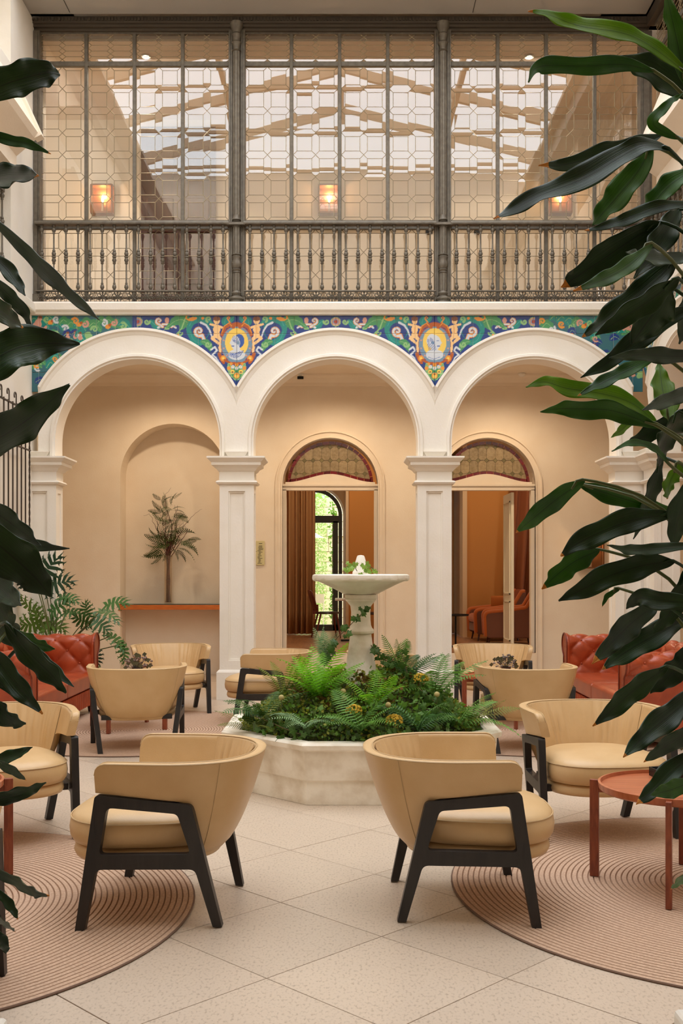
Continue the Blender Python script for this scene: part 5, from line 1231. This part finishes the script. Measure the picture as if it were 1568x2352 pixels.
LL = [
 ([(-80,250),(0,200),(60,180),(110,168),(137,172)], 96, 0, 0), ([(-60,300),(20,322),(70,333),(117,354)], 32, 1, 1), ([(-80,425),(0,412),(50,408),(90,405)], 76, 0, 1), ([(-30,490),(60,575),(120,635),(180,690),(230,736)], 40, 0, 0),
 ([(-50,560),(10,612),(40,650),(58,680)], 40, 0, 0), ([(-40,620),(15,672),(55,712),(76,765)], 40, 0, 0), ([(-60,670),(5,720),(52,752)], 62, 0, 1), ([(-110,905),(0,820),(80,792),(183,790)], 132, 0, 0),
 ([(-80,1040),(10,1000),(90,945),(160,883)], 104, 0, 0), ([(-60,1140),(30,1205),(95,1255)], 66, 0, 0), ([(-40,1180),(40,1234),(100,1254),(160,1260)], 34, 0, 0), ([(-80,1190),(10,1262),(75,1320),(118,1370)], 120, 0, 0),
 ([(-50,1310),(10,1360),(50,1392)], 70, 0, 0), ([(-60,1370),(0,1430),(62,1490)], 100, 0, 0), ([(10,1430),(70,1500),(120,1550),(152,1592)], 66, 0, 0), ([(60,1480),(115,1530),(170,1578)], 36, 0, 0), ([(20,1448),(80,1475),(127,1490)], 46, 1, 0),
 ([(-30,1480),(35,1570),(98,1640)], 58, 0, 1), ([(-50,1580),(15,1640),(60,1662)], 60, 0, 0), ([(-50,1760),(25,1738),(75,1716)], 34, 0, 0), ([(-20,1745),(25,1768),(60,1792)], 24, 0, 1), ([(-60,1845),(40,1822),(106,1797)], 42, 0, 0),
 ([(-40,1985),(40,2022),(80,2045),(114,2056)], 44, 0, 1), ([(-10,2040),(25,2080),(42,2112)], 28, 0, 1), ([(-30,2090),(10,2118),(36,2140)], 32, 0, 1), ([(-40,2120),(5,2160),(14,2190)], 40, 0, 0), ([(-90,1280),(-10,1380),(30,1440)], 90, 0, 0), ([(-60,1500),(0,1540),(30,1600)], 70, 0, 0)]
YR, YL = 2.9, 2.6
xr = (1600-784)*YR/F; xl = (-60-784)*YL/F
foliage('dracaena_plant', 'tall dracaena with long green leaves reaching in from the right photo edge', RL, (xr+.12, YR, .5), [(xr+.10, YR+.05, .0), (xr+.2, YR-.05, .01), (xr+.28, YR+.1, -.02)], YR, 100)
foliage('dracaena_plant', 'dark leaved dracaena reaching in from the left photo edge', LL, (xl-.12, YL, .5), [(xl-.02, YL+.05, .0), (xl-.14, YL-.05, .01)], YL, 300)
def planter(x0, x1, y0, y1, lab):
    t = thing('planter', lab, 'planter', ((x0+x1)/2, (y0+y1)/2, 0)); a, b = (x1-x0)/2, (y1-y0)/2
    MB().sq(0, 0, [(a, b, 0), (a, b, .47), (a-.03, b-.03, .48), (a-.03, b-.03, .40)]).build('box', mat('white_planter', C(236,230,218), .4), t, bevel=.01)
    MB().sq(0, 0, [(a-.035, b-.035, .38), (a-.035, b-.035, .46)]).build('soil', MATS['dark_soil'], t)
planter(-1.42, (20-784)*2.55/F, 2.2, 2.55, 'white planter corner at the bottom left photo corner')
planter((1545-784)*2.6/F, 1.5, 2.1, 2.6, 'white planter corner at the bottom right photo corner')
# ---- fern fronds
def frond_mesh(name, mt, L=.36, W=.075, droop=.5, n=24, seed=0):
    r = random.Random(seed); m = MB(); sp = []
    for i in range(n+1): t = i/n; sp.append(Vector((0, L*(t*.92), L*(.55*t-droop*t*t*.9))))
    m.tube(sp, [.0022*(1-.8*i/n) for i in range(n+1)], 3, False)
    for i in range(2, n+1):
        t = i/n; w_ = W*math.sin(PI*min(1, .12+t*.88))**.8+.002; p = sp[i]; d = L/n*.34
        for sx in (-1, 1):
            dy = w_*.35; dz = -w_*.25+r.uniform(-.004, .004)
            m.add([(0, p.y-d*.55, p.z), (sx*w_*.5, p.y-d+dy*.5, p.z+dz*.3+.002), (sx*w_, p.y+dy, p.z+dz), (sx*w_*.5, p.y+d*.7+dy*.5, p.z+dz*.3), (0, p.y+d*.55, p.z)], [(0, 1, 2, 3, 4)])
    return m.mesh(name, mt)
M_F1 = mat('bright_fern', C(128,190,38), .5, trans=.4, rnd=.15); M_F2 = mat('mid_fern', C(94,140,46), .5, trans=.3, rnd=.2); M_F3 = mat('grey_green_fern', C(130,160,112), .55, trans=.2, rnd=.15); M_F4 = mat('olive_fern', C(120,128,42), .6, trans=.25, rnd=.2); M_F5 = mat('deep_green_fern', C(66,108,44), .5, trans=.25, rnd=.2)
FR = {}
def fern(x, y, z, k, mt, size, lab, seed, spread=(0, 2*PI), up=.35, droop=.5):
    r = random.Random(seed); t = thing('fern', lab, 'fern', (x, y, z))
    key = (mt.name, round(droop, 1))
    if key not in FR: FR[key] = [frond_mesh('frond', mt, .36, .07, droop*s_, 20, seed=i) for i, s_ in enumerate((.7, 1.0, 1.3))]
    for i in range(k):
        o = link('frond', r.choice(FR[key]), t); a = spread[0]+(spread[1]-spread[0])*(i+r.uniform(.1, .9))/k; s_ = size*r.uniform(.75, 1.15)
        o.rotation_euler = (up+r.uniform(-.25, .3), r.uniform(-.35, .35), a-PI/2); o.scale = (s_, s_, s_)
    return t
def pf(px, py, Y): p = P(px, py, Y); return p
def mound(x, y):    # height of the planting above the floor
    d = max(abs(x-XF), abs(y-YF)); rr_ = math.hypot(x-XF, y-YF)
    return .36+.40*max(0, 1-(rr_/.90)**2.0)
t = thing('moss_mound', 'dense mound of dark moss and small foliage filling the fountain basin', 'moss', (XF, YF, .3))
rings = []
for k in range(11):
    rad = .86*(1-k/10)+.13*(k/10)
    rings.append([(rad*math.cos(2*PI*i/48), rad*math.sin(2*PI*i/48), mound(XF+rad*math.cos(2*PI*i/48), YF+rad*math.sin(2*PI*i/48))-.34+R.uniform(-.012, .012)-(.05 if k == 0 else 0)) for i in range(48)])
MB().loft(rings, False, True).build('moss_bed', mat('moss', C(74,72,26), .95, col2=C(44,50,20), nscale=24, bump=1, bscale=60), t, smooth=180)
def tufts(n, nm, mt, size, seed, hgt=.05, rmax=.9, sel=None):
    r = np.random.default_rng(seed); m = MB(); vs = []; fs = []
    for i in range(n):
        rr_ = rmax*math.sqrt(r.uniform(.03, 1)); a = r.uniform(0, 2*PI); x, y = rr_*math.cos(a), rr_*math.sin(a)
        if sel and not sel(x, y): continue
        z = mound(XF+x, YF+y)-.32+r.uniform(-.02, hgt)
        d = Vector(r.normal(size=3)); d.z = abs(d.z)*.7; d.normalize(); s_ = d.cross(Vector(r.normal(size=3))).normalized(); L = size*r.uniform(.5, 1.4); W = L*.36; c = Vector((x, y, z))
        k = len(vs); vs += [tuple(c), tuple(c+d*L*.45+s_*W), tuple(c+d*L), tuple(c+d*L*.45-s_*W)]; fs.append((k, k+1, k+2, k+3))
    m.v = vs; m.f = fs; m.mi = [0]*len(fs); m.build(nm, mt, t, fix=False, kind='stuff')
tufts(7000, 'dark_leaflets', mat('dark_small_leaf', C(88,108,42), .6, trans=.25), .030, 1, .10)
tufts(5000, 'olive_leaflets', mat('olive_small_leaf', C(150,150,54), .7, trans=.2), .026, 2, .10, sel=lambda x, y: math.sin(x*7+1)+math.sin(y*6+x*4) > -.3)
tufts(3000, 'ivy_green_leaflets', mat('green_small_leaf', C(108,148,66), .55, trans=.25), .042, 3, .11, sel=lambda x, y: x > .05 or y < -.4)
tufts(1600, 'brown_moss_threads', mat('brown_moss', C(112,80,30), .8), .05, 4, .10, sel=lambda x, y: math.hypot(x, y) < .55)
fpos = [  # px, py, Y, fronds, material, size, label
 (735, 1600, 7.45, 16, M_F1, 1.0, 'bright lime green fern left of the fountain column', .55, .45),
 (745, 1525, 7.75, 9, M_F3, .62, 'pale feathery fern standing tall just left of the fountain column', 1.0, .4),
 (610, 1640, 7.45, 10, M_F5, .95, 'dark green fern spilling over the left rim of basin', .15, .7),
 (585, 1668, 7.35, 7, M_F4, .8, 'thin olive fern at far left corner of basin', .1, .5),
 (650, 1590, 7.9, 7, M_F4, .8, 'olive fern upright behind the dark fern at basin left', .7, .4),
 (700, 1665, 7.12, 8, M_F3, .62, 'grey green fern with broad fronds at front of the basin', .2, .7),
 (830, 1670, 7.05, 11, M_F2, .85, 'mid green fern at front centre of basin', .3, .6),
 (860, 1620, 7.35, 8, M_F1, .7, 'small fresh green fern in front of column, right of centre', .4, .6),
 (930, 1565, 7.9, 12, M_F5, .80, 'deep green fern behind and right of the column', .7, .5),
 (1000, 1600, 7.7, 12, M_F2, 1.0, 'large green fern on the right of basin', .4, .55),
 (1050, 1660, 7.45, 11, M_F2, .95, 'green fern spilling over the right rim of basin', .15, .65),
 (960, 1670, 7.15, 9, M_F5, .8, 'dark green fern at front right of basin', .2, .7),
 (1085, 1655, 7.9, 8, M_F4, .85, 'olive green fern reaching past the right corner of basin', .1, .5),
 (912, 1535, 8.1, 7, M_F2, .62, 'green fern standing high behind the column on the right', .9, .4)]
for i, (px, py, Y, k, mt, s_, lab, up, dr) in enumerate(fpos):
    x, y, z = P(px, py, Y); z = max(.38, z-.03)
    fern(x, y, z, k, mt, s_*1.3, lab, 40+i, up=up+.12, droop=dr)
# yellow flower heads, small pale seed balls
for i, (px, py, Y) in enumerate(((812, 1632, 7.15), (905, 1655, 7.05), (965, 1560, 7.55))):
    t = thing('yellow_flower_cluster', 'mustard yellow flower cluster %s' % ('left of centre in the front of the basin', 'right of centre near the front basin rim', 'high on the right side of the fern mound')[i], 'flowers', P(px, py, Y))
    m = MB(); r = random.Random(i)
    for k in range(90):
        a, e = r.uniform(0, 2*PI), r.uniform(-.3, 1.5); q = .055; m.sphere((q*math.cos(a)*math.cos(e), q*math.sin(a)*math.cos(e), q*.7*math.sin(e)), .007, 5, 3)
    m.build('florets', mat('mustard_floret', C(196,160,44), .8), t, fix=False, kind='stuff'); MB().tube([(0, 0, -.15), (0, 0, 0)], .004, 5).build('stem', M_STEM, t)
SB = None
for i, (px, py, Y, lab) in enumerate(((788, 1588, 7.3, 'small olive seed ball under the column, upper one'), (790, 1604, 7.25, 'small olive seed ball under the column, lower one'), (891, 1619, 7.1, 'pale cream seed ball right of centre in the ferns'), (646, 1602, 7.3, 'pale seed ball at the left of fern mound'), (1003, 1595, 7.3, 'pale seed ball on the right of fern mound'))):
    if SB is None: SB = MB().sphere((0, 0, 0), .02, 12, 8).mesh('seed_head', mat('pale_seed_ball', C(176,160,104), .8), 180)
    t = thing('seed_ball', lab, 'seed head', P(px, py, Y)); link('head', SB, t); MB().tube([(0, 0, -.1), (0, 0, -.01)], .003, 5).build('stem', M_STEM, t)
# ivy
def ivy_leaf_mesh(mt, nm='ivy_leaf'):
    pts = [(0, 0), (.35, -.18), (.62, .05), (.46, .22), (.80, .50), (.40, .55), (.0, 1.0), (-.40, .55), (-.80, .50), (-.46, .22), (-.62, .05), (-.35, -.18)]
    m = MB(); m.add([(0, .32, .05)]+[(x, y, -.12*abs(x)-.1*max(0, y-.5)) for x, y in pts], [(0, 1+i, 1+(i+1) % 12) for i in range(12)]); return m.mesh(nm, mt)
M_IV = mat('ivy_green', C(70,104,42), .42, trans=.2, rnd=.25); M_IV2 = mat('fresh_ivy_green', C(128,160,62), .45, trans=.35, rnd=.15)
IVM, IVM2 = ivy_leaf_mesh(M_IV), ivy_leaf_mesh(M_IV2)
def ivy(lab, path, lm, n, size, seed, sprd=.03):
    r = random.Random(seed); t = thing('ivy', lab, 'ivy', path[0]); o0 = Vector(path[0]); sp = catmull(path, 24)
    MB().tube([p-o0 for p in sp], .003, 5).build('vine', mat('ivy_vine', C(92,74,40), .7), t)
    for i in range(n):
        p = sp[int(r.uniform(0, 24))]; o = link('ivy_leaf', lm, t); s_ = size*r.uniform(.6, 1.25)
        o.location = p-o0+Vector((r.uniform(-sprd, sprd), r.uniform(-sprd, sprd)-.012, r.uniform(-sprd, sprd))); o.scale = (s_,)*3
        o.rotation_euler = (PI/2+r.uniform(-.5, .5), r.uniform(-.5, .5), r.uniform(-.9, .9)); o.rotation_euler.rotate_axis('Z', PI+r.uniform(-1.2, 1.2))
ivy('ivy trail climbing across the front of the fountain column', [P(752, 1500, 7.7), P(770, 1470, 7.68), P(795, 1445, 7.68), P(825, 1415, 7.70), P(850, 1395, 7.75)], IVM, 20, .045, 1)
ivy('ivy trail drooping from column to the right fern mound', [P(850, 1480, 7.85), P(868, 1500, 7.75), P(895, 1520, 7.7), P(920, 1500, 7.75), P(935, 1545, 7.6)], IVM, 22, .045, 2)
ivy('pale ivy on the left half of the upper bowl', [P(787, 1312, 7.75), P(800, 1304, 7.72), P(812, 1300, 7.75), P(820, 1312, 7.75)], IVM2, 14, .036, 3, .025)
ivy('pale ivy on the right half of the upper bowl', [P(836, 1310, 7.72), P(845, 1300, 7.74), P(856, 1306, 7.78), P(860, 1314, 7.8)], IVM2, 12, .032, 4, .025)
ivy('dark ivy among the moss at front left of basin', [P(700, 1690, 7.05), P(650, 1672, 7.15), P(600, 1650, 7.3), P(560, 1640, 7.45)], IVM, 26, .05, 5, .07)
ivy('dark ivy along the front rim of basin right of centre', [P(800, 1690, 7.03), P(880, 1688, 7.03), P(960, 1690, 7.05), P(1030, 1685, 7.2)], IVM, 34, .05, 6, .07)
ivy('ivy covering the right shoulder of the fern mound', [P(960, 1580, 7.5), P(985, 1600, 7.4), P(1010, 1630, 7.35), P(1000, 1660, 7.25)], IVM, 34, .05, 7, .08)
# branch arrangement on the niche shelf
vx, vy, vz = (386-784)*15.45/F, 15.45, sz+.016
t = thing('branch_vase', 'tall clear glass vase with twisted branches and ferns on the niche shelf', 'vase', (vx, vy, vz))
hv = (1388-1278)*15.45/F
MB().lathe([(.058, 0), (.06, .01), (.055, hv*.9), (.065, hv), (.061, hv), (.051, hv*.9), (.054, .02)], 24).build('glass_vase', glass_mat('vase_glass', .10, .02, (.93, .90, .86, 1)), t, smooth=60)
r = random.Random(8)
for k in range(11):
    a = r.uniform(0, 2*PI); MB().tube([(.028*math.cos(a), .028*math.sin(a), .02), (-.02*math.cos(a+1), .02*math.sin(a), hv*.5), (.03*math.cos(a+2), .03*math.sin(a+2), hv+.05)], .013, 6).build('stem', mat('red_brown_bark', C(104,52,34), .7, col2=C(70,36,24), nscale=30), t)
S_ = 15.45/F
def tw(pts): return [((x-386)*S_, r.uniform(-.06, .06), (1388-y)*S_) for x, y in pts]
TW = [[(386+r.uniform(-3,3),1280), (386+dx*.35+r.uniform(-6,6),1240), (386+dx*.7+r.uniform(-8,8), 1240-dy*.5), (386+dx, 1240-dy)] for dx, dy in [(r.uniform(-38, 46), r.uniform(10, 85)) for _ in range(16)]]
for k, pts in enumerate(TW+[[(384,1280),(372,1235),(356,1215),(345,1185),(327,1187)], [(386,1280),(376,1225),(373,1190),(350,1182)], [(387,1280),(380,1220),(385,1180),(370,1150)], [(388,1280),(395,1215),(382,1170),(378,1140),(395,1122)], [(390,1280),(408,1235),(425,1210),(445,1185),(466,1170)], [(390,1280),(404,1225),(400,1190),(410,1165)], [(390,1280),(420,1240),(430,1222),(424,1206)], [(386,1280),(366,1240),(362,1205),(372,1180)], [(388,1270),(410,1240),(402,1215),(414,1205)], [(388,1270),(378,1230),(390,1200),(380,1176)]]):
    sp = catmull(tw(pts), 16); sp = [p+Vector((r.uniform(-.012, .012), 0, r.uniform(-.012, .012))) for p in sp]; MB().tube(sp, [.006-.0003*i for i in range(17)], 5).build('twig', MATS['red_brown_bark'], t)
fm = [frond_mesh('fern_frond', mat('vase_fern', C(66,84,32), .6, trans=.15, rnd=.2), .36, .085, dd_, 12, i) for i, dd_ in enumerate((.3, .7, 1.0))]
for px, py, a, s_, k in [(380,1175,90,.75,0),(376,1180,160,.7,0),(395,1175,30,.6,2),(384,1200,150,.9,1),(395,1190,10,.8,2),(400,1230,20,1.0,2),(410,1250,-5,.9,2),(370,1265,200,.9,1),(375,1270,230,.8,1),(372,1250,140,.9,0),(400,1265,-30,.8,2),(415,1255,20,.8,1),(385,1265,250,.6,1),(395,1260,-60,.7,1),(380,1255,180,.9,1),(398,1245,60,.7,0),(384,1150,100,.4,0),(392,1165,70,.6,1),(366,1180,170,.5,1),(398,1175,-10,.6,1),(372,1150,150,.55,1),(396,1150,20,.55,0),(405,1185,-30,.7,1),(390,1240,45,.9,1),(380,1245,130,.9,2),(360,1270,215,.7,2),(425,1255,-20,.8,2),(430,1245,10,.7,1),(375,1235,165,.8,2),(400,1215,60,.8,1),(390,1255,120,.8,1),(378,1262,215,1.0,2),(405,1262,-15,1.0,2)]+[(386+r.uniform(-18,24), r.uniform(1225,1268), r.uniform(-40,220), r.uniform(.6,.9), r.randrange(3)) for _ in range(16)]+[(380+r.uniform(-12,16), r.uniform(1150,1225), r.uniform(0,180), r.uniform(.4,.7), r.randrange(3)) for _ in range(14)]:
    o = link('fern_frond', fm[k], t); o.location = ((px-386)*S_, -.03+r.uniform(-.05, .05), (1388-py)*S_); o.scale = (s_*.95,)*3
    o.rotation_euler = (r.uniform(.2, .7), math.radians(-(a-90)), 0) if False else (0, 0, 0)
    q = Matrix.Rotation(math.radians(a), 4, 'Y').inverted() @ Matrix.Rotation(-PI/2, 4, 'Z') @ Matrix.Rotation(r.uniform(-1.0, 1.0), 4, 'Y')
    o.rotation_euler = q.to_euler()
# philodendron behind the left sofa
def split_leaf(mt, nm='split_leaf', lobes=6, seed=0):
    r = random.Random(seed); m = MB(); mid = [Vector((0, t*.9, .10*math.sin(PI*t)-.12*t*t)) for t in [i/lobes for i in range(lobes+1)]]
    for i in range(lobes):
        p = mid[i]; L = .55*math.sin(PI*(.25+.68*i/lobes))+.1; w_ = .078
        for sx in (-1, 1):
            a = lerp(-.45, 1.1, i/lobes); dx, dy = math.cos(a)*sx, math.sin(a); nx, ny = -dy*sx, math.cos(a); dz = -.18*L
            e = p+Vector((dx*L, dy*L, dz)); h = p+Vector((dx*L*.55, dy*L*.55, .02))
            m.add([tuple(p-Vector((0, w_*.9, 0))), tuple(h+Vector((-dy*sx*w_*.5*sx, -w_*.8, 0))), tuple(e), tuple(h+Vector((dy*w_*.4*sx*-1, w_*.9, 0))), tuple(p+Vector((0, w_*.9, 0)))], [(0, 1, 2, 3, 4)])
            for q in (.45, .75):
                b = p.lerp(e, q); m.add([tuple(b-Vector((0, .03, 0))), tuple(b+Vector((dx*.10, -.11+dy*.06, -.03))), tuple(b+Vector((dx*.05, .02, 0)))], [(0, 1, 2)]); m.add([tuple(b), tuple(b+Vector((dx*.12, .10+dy*.08, -.03))), tuple(b+Vector((dx*.07, -.02, 0)))], [(0, 1, 2)])
    e = mid[-1]; m.add([tuple(e-Vector((.05, .02, 0))), tuple(e+Vector((0, .28, -.10))), tuple(e+Vector((.05, -.02, 0)))], [(0, 1, 2)])
    return m.mesh(nm, mt)
PYY = 12.05; base = Vector(P(135, 1600, PYY)); base.z = .004
t = thing('philodendron', 'split leaf philodendron in a pale pot behind the left red sofa', 'plant', tuple(base))
MB().lathe([(.14, 0), (.19, .30), (.20, .34), (.18, .34), (.17, .28)], 24).build('pot', mat('grey_pot', C(196,184,160), .6), t)
MB().lathe([(.17, .27), (.001, .31)], 20).build('soil', MATS['dark_soil'], t)
sl = [split_leaf(mat('philodendron_green', C(62,104,44), .45, trans=.2, rnd=.15), seed=0), split_leaf(mat('philodendron_dark', C(28,58,30), .45, trans=.1, rnd=.15), seed=1), split_leaf(mat('philodendron_fresh', C(100,134,50), .5, trans=.3, rnd=.15), seed=2)]
r = random.Random(2)
for px, py, ang, s_, k in [(95,1330,60,.34,1),(80,1310,100,.30,1),(112,1350,20,.30,1),(140,1372,-10,.22,0),(120,1405,35,.26,0),(150,1408,0,.24,0),(70,1400,150,.26,2),(85,1430,190,.26,2),(110,1430,-20,.24,2),(60,1350,170,.28,1),(230,1405,-25,.26,0),(245,1390,10,.26,0),(205,1430,160,.22,0),(215,1425,-35,.24,0),(255,1460,-45,.24,0),(278,1480,-75,.22,0),(205,1415,110,.18,0),(100,1445,10,.24,2),(60,1440,120,.26,2),(216,1495,-80,.18,1),(213,1530,-90,.18,2)]:
    p = Vector(P(px, py, PYY+r.uniform(-.25, .25))); p.x = max(p.x, -3.50); o = link('leaf', sl[k], t); o.location = p-base; o.scale = (s_,)*3
    a = math.radians(ang); o.rotation_euler = (Matrix.Rotation(-a, 4, 'Y') @ Matrix.Rotation(-PI/2, 4, 'Z') @ Matrix.Rotation(r.uniform(.3, 1.2), 4, 'Y')).to_euler()
    c0 = Vector((0, 0, .30)); b = p-base; MB().tube(catmull([c0, (c0+b)/2+Vector((-.05*(b.x > 0), 0, .08)), b], 10), .006, 5).build('petiole', M_STEM, t)
# ================================================================ garden outside
gd = MB().box(-14, 12, 21.3, 40, -.2, .18).build('floor_terrace', mat('pale_terrace', C(228,214,186), .8), kind='structure')
st = thing('wall_garden', kind='structure'); r = random.Random(4); z = .2; MS = mat('pale_garden_stone', C(226,214,184), .85, rnd=.1)
while z < 3.2:
    h_ = r.uniform(.16, .26); x = -2.6
    while x < 1.2:
        w_ = r.uniform(.25, .6); o = MB().box(x+.004, x+w_-.004, 26, 26.2+0, z+.004, z+h_-.004).build('stone', MS, st, bevel=.01); o.location.y = r.uniform(-.03, .03); x += w_
    z += h_
MB().box(-14, 12, 26.1, 26.4, .1, 3.2).build('mortar', mat('mortar', C(200,186,156), .9), st)
def leafmass(name, lab, x0, x1, y0, y1, z0, z1, n, size, mt, shape, cat='bush', lift=0):
    t = thing(name, lab, cat, ((x0+x1)/2, (y0+y1)/2, z0)); r = np.random.default_rng(n); vs = []; fs = []; cx, cyy = (x0+x1)/2, (y0+y1)/2
    MB().lathe([(.03, 0), (.02, (z1-z0)*.9)], 8).build('trunk', M_CANE, t)
    for i in range(n):
        q = r.uniform(-1, 1, 3)
        if shape == 'e' and np.linalg.norm(q) > 1: continue
        c = Vector((q[0]*(x1-x0)/2, q[1]*(y1-y0)/2, lift+(q[2]+1)/2*(z1-z0-lift))); d = Vector(r.normal(size=3)).normalized(); s_ = d.cross(Vector(r.normal(size=3))).normalized(); L = size*r.uniform(.6, 1.3); k = len(vs)
        vs += [tuple(c), tuple(c+d*L*.5+s_*L*.3), tuple(c+d*L), tuple(c+d*L*.5-s_*L*.3)]; fs.append((k, k+1, k+2, k+3))
    m = MB(); m.v = vs; m.f = fs; m.mi = [0]*len(fs); m.build('foliage', mt, t, fix=False, kind='stuff')
MH = mat('garden_green', C(140,170,108), .7, trans=.3)
leafmass('cypress_bush', 'tall clipped green bush outside behind the garden door', -1.5, -.36, 24.9, 25.6, .18, 5.5, 14000, .05, MH, 'b')
leafmass('climbing_vine', 'leafy vine hanging outside along the right side of garden door', -.24, -.10, 21.5, 21.6, .18, 3.0, 420, .07, mat('vine_green', C(90,140,50), .6, trans=.3), 'b', 'vine')
leafmass('garden_tree', 'loose green tree crown above the garden wall', -3, 1.5, 27, 29, .18, 7.5, 9000, .14, MH, 'e', 'tree', 2.9)
t = thing('parasol', 'white garden parasol seen through the arched door', 'umbrella', (-1.45, 23.6, .18))
MB().lathe([(1.05, 2.12), (.5, 2.42), (.02, 2.68)], 8).build('canopy', mat('white_canvas', C(245,242,235), .8), t, fix=False); MB().tube([(0, 0, 0), (0, 0, 2.65)], .025, 8).build('pole', M_CANE, t)
t = thing('garden_chair', 'pale folding garden chair outside beyond the glass door', 'chair', (-.62, 23.2, .18)); Mg = mat('pale_metal', C(190,186,176), .4)
for sx in (-1, 1): MB().tube([(sx*.22, -.2, 0), (sx*.22, .15, .45), (sx*.22, .22, .85)], .012, 6).build('side_tube', Mg, t); MB().tube([(sx*.22, .22, 0), (sx*.22, -.2, .45)], .012, 6).build('leg', Mg, t)
MB().box(-.22, .22, -.2, .2, .43, .45).build('seat', Mg, t); MB().box(-.22, .22, .17, .2, .65, .85).build('backrest', Mg, t)
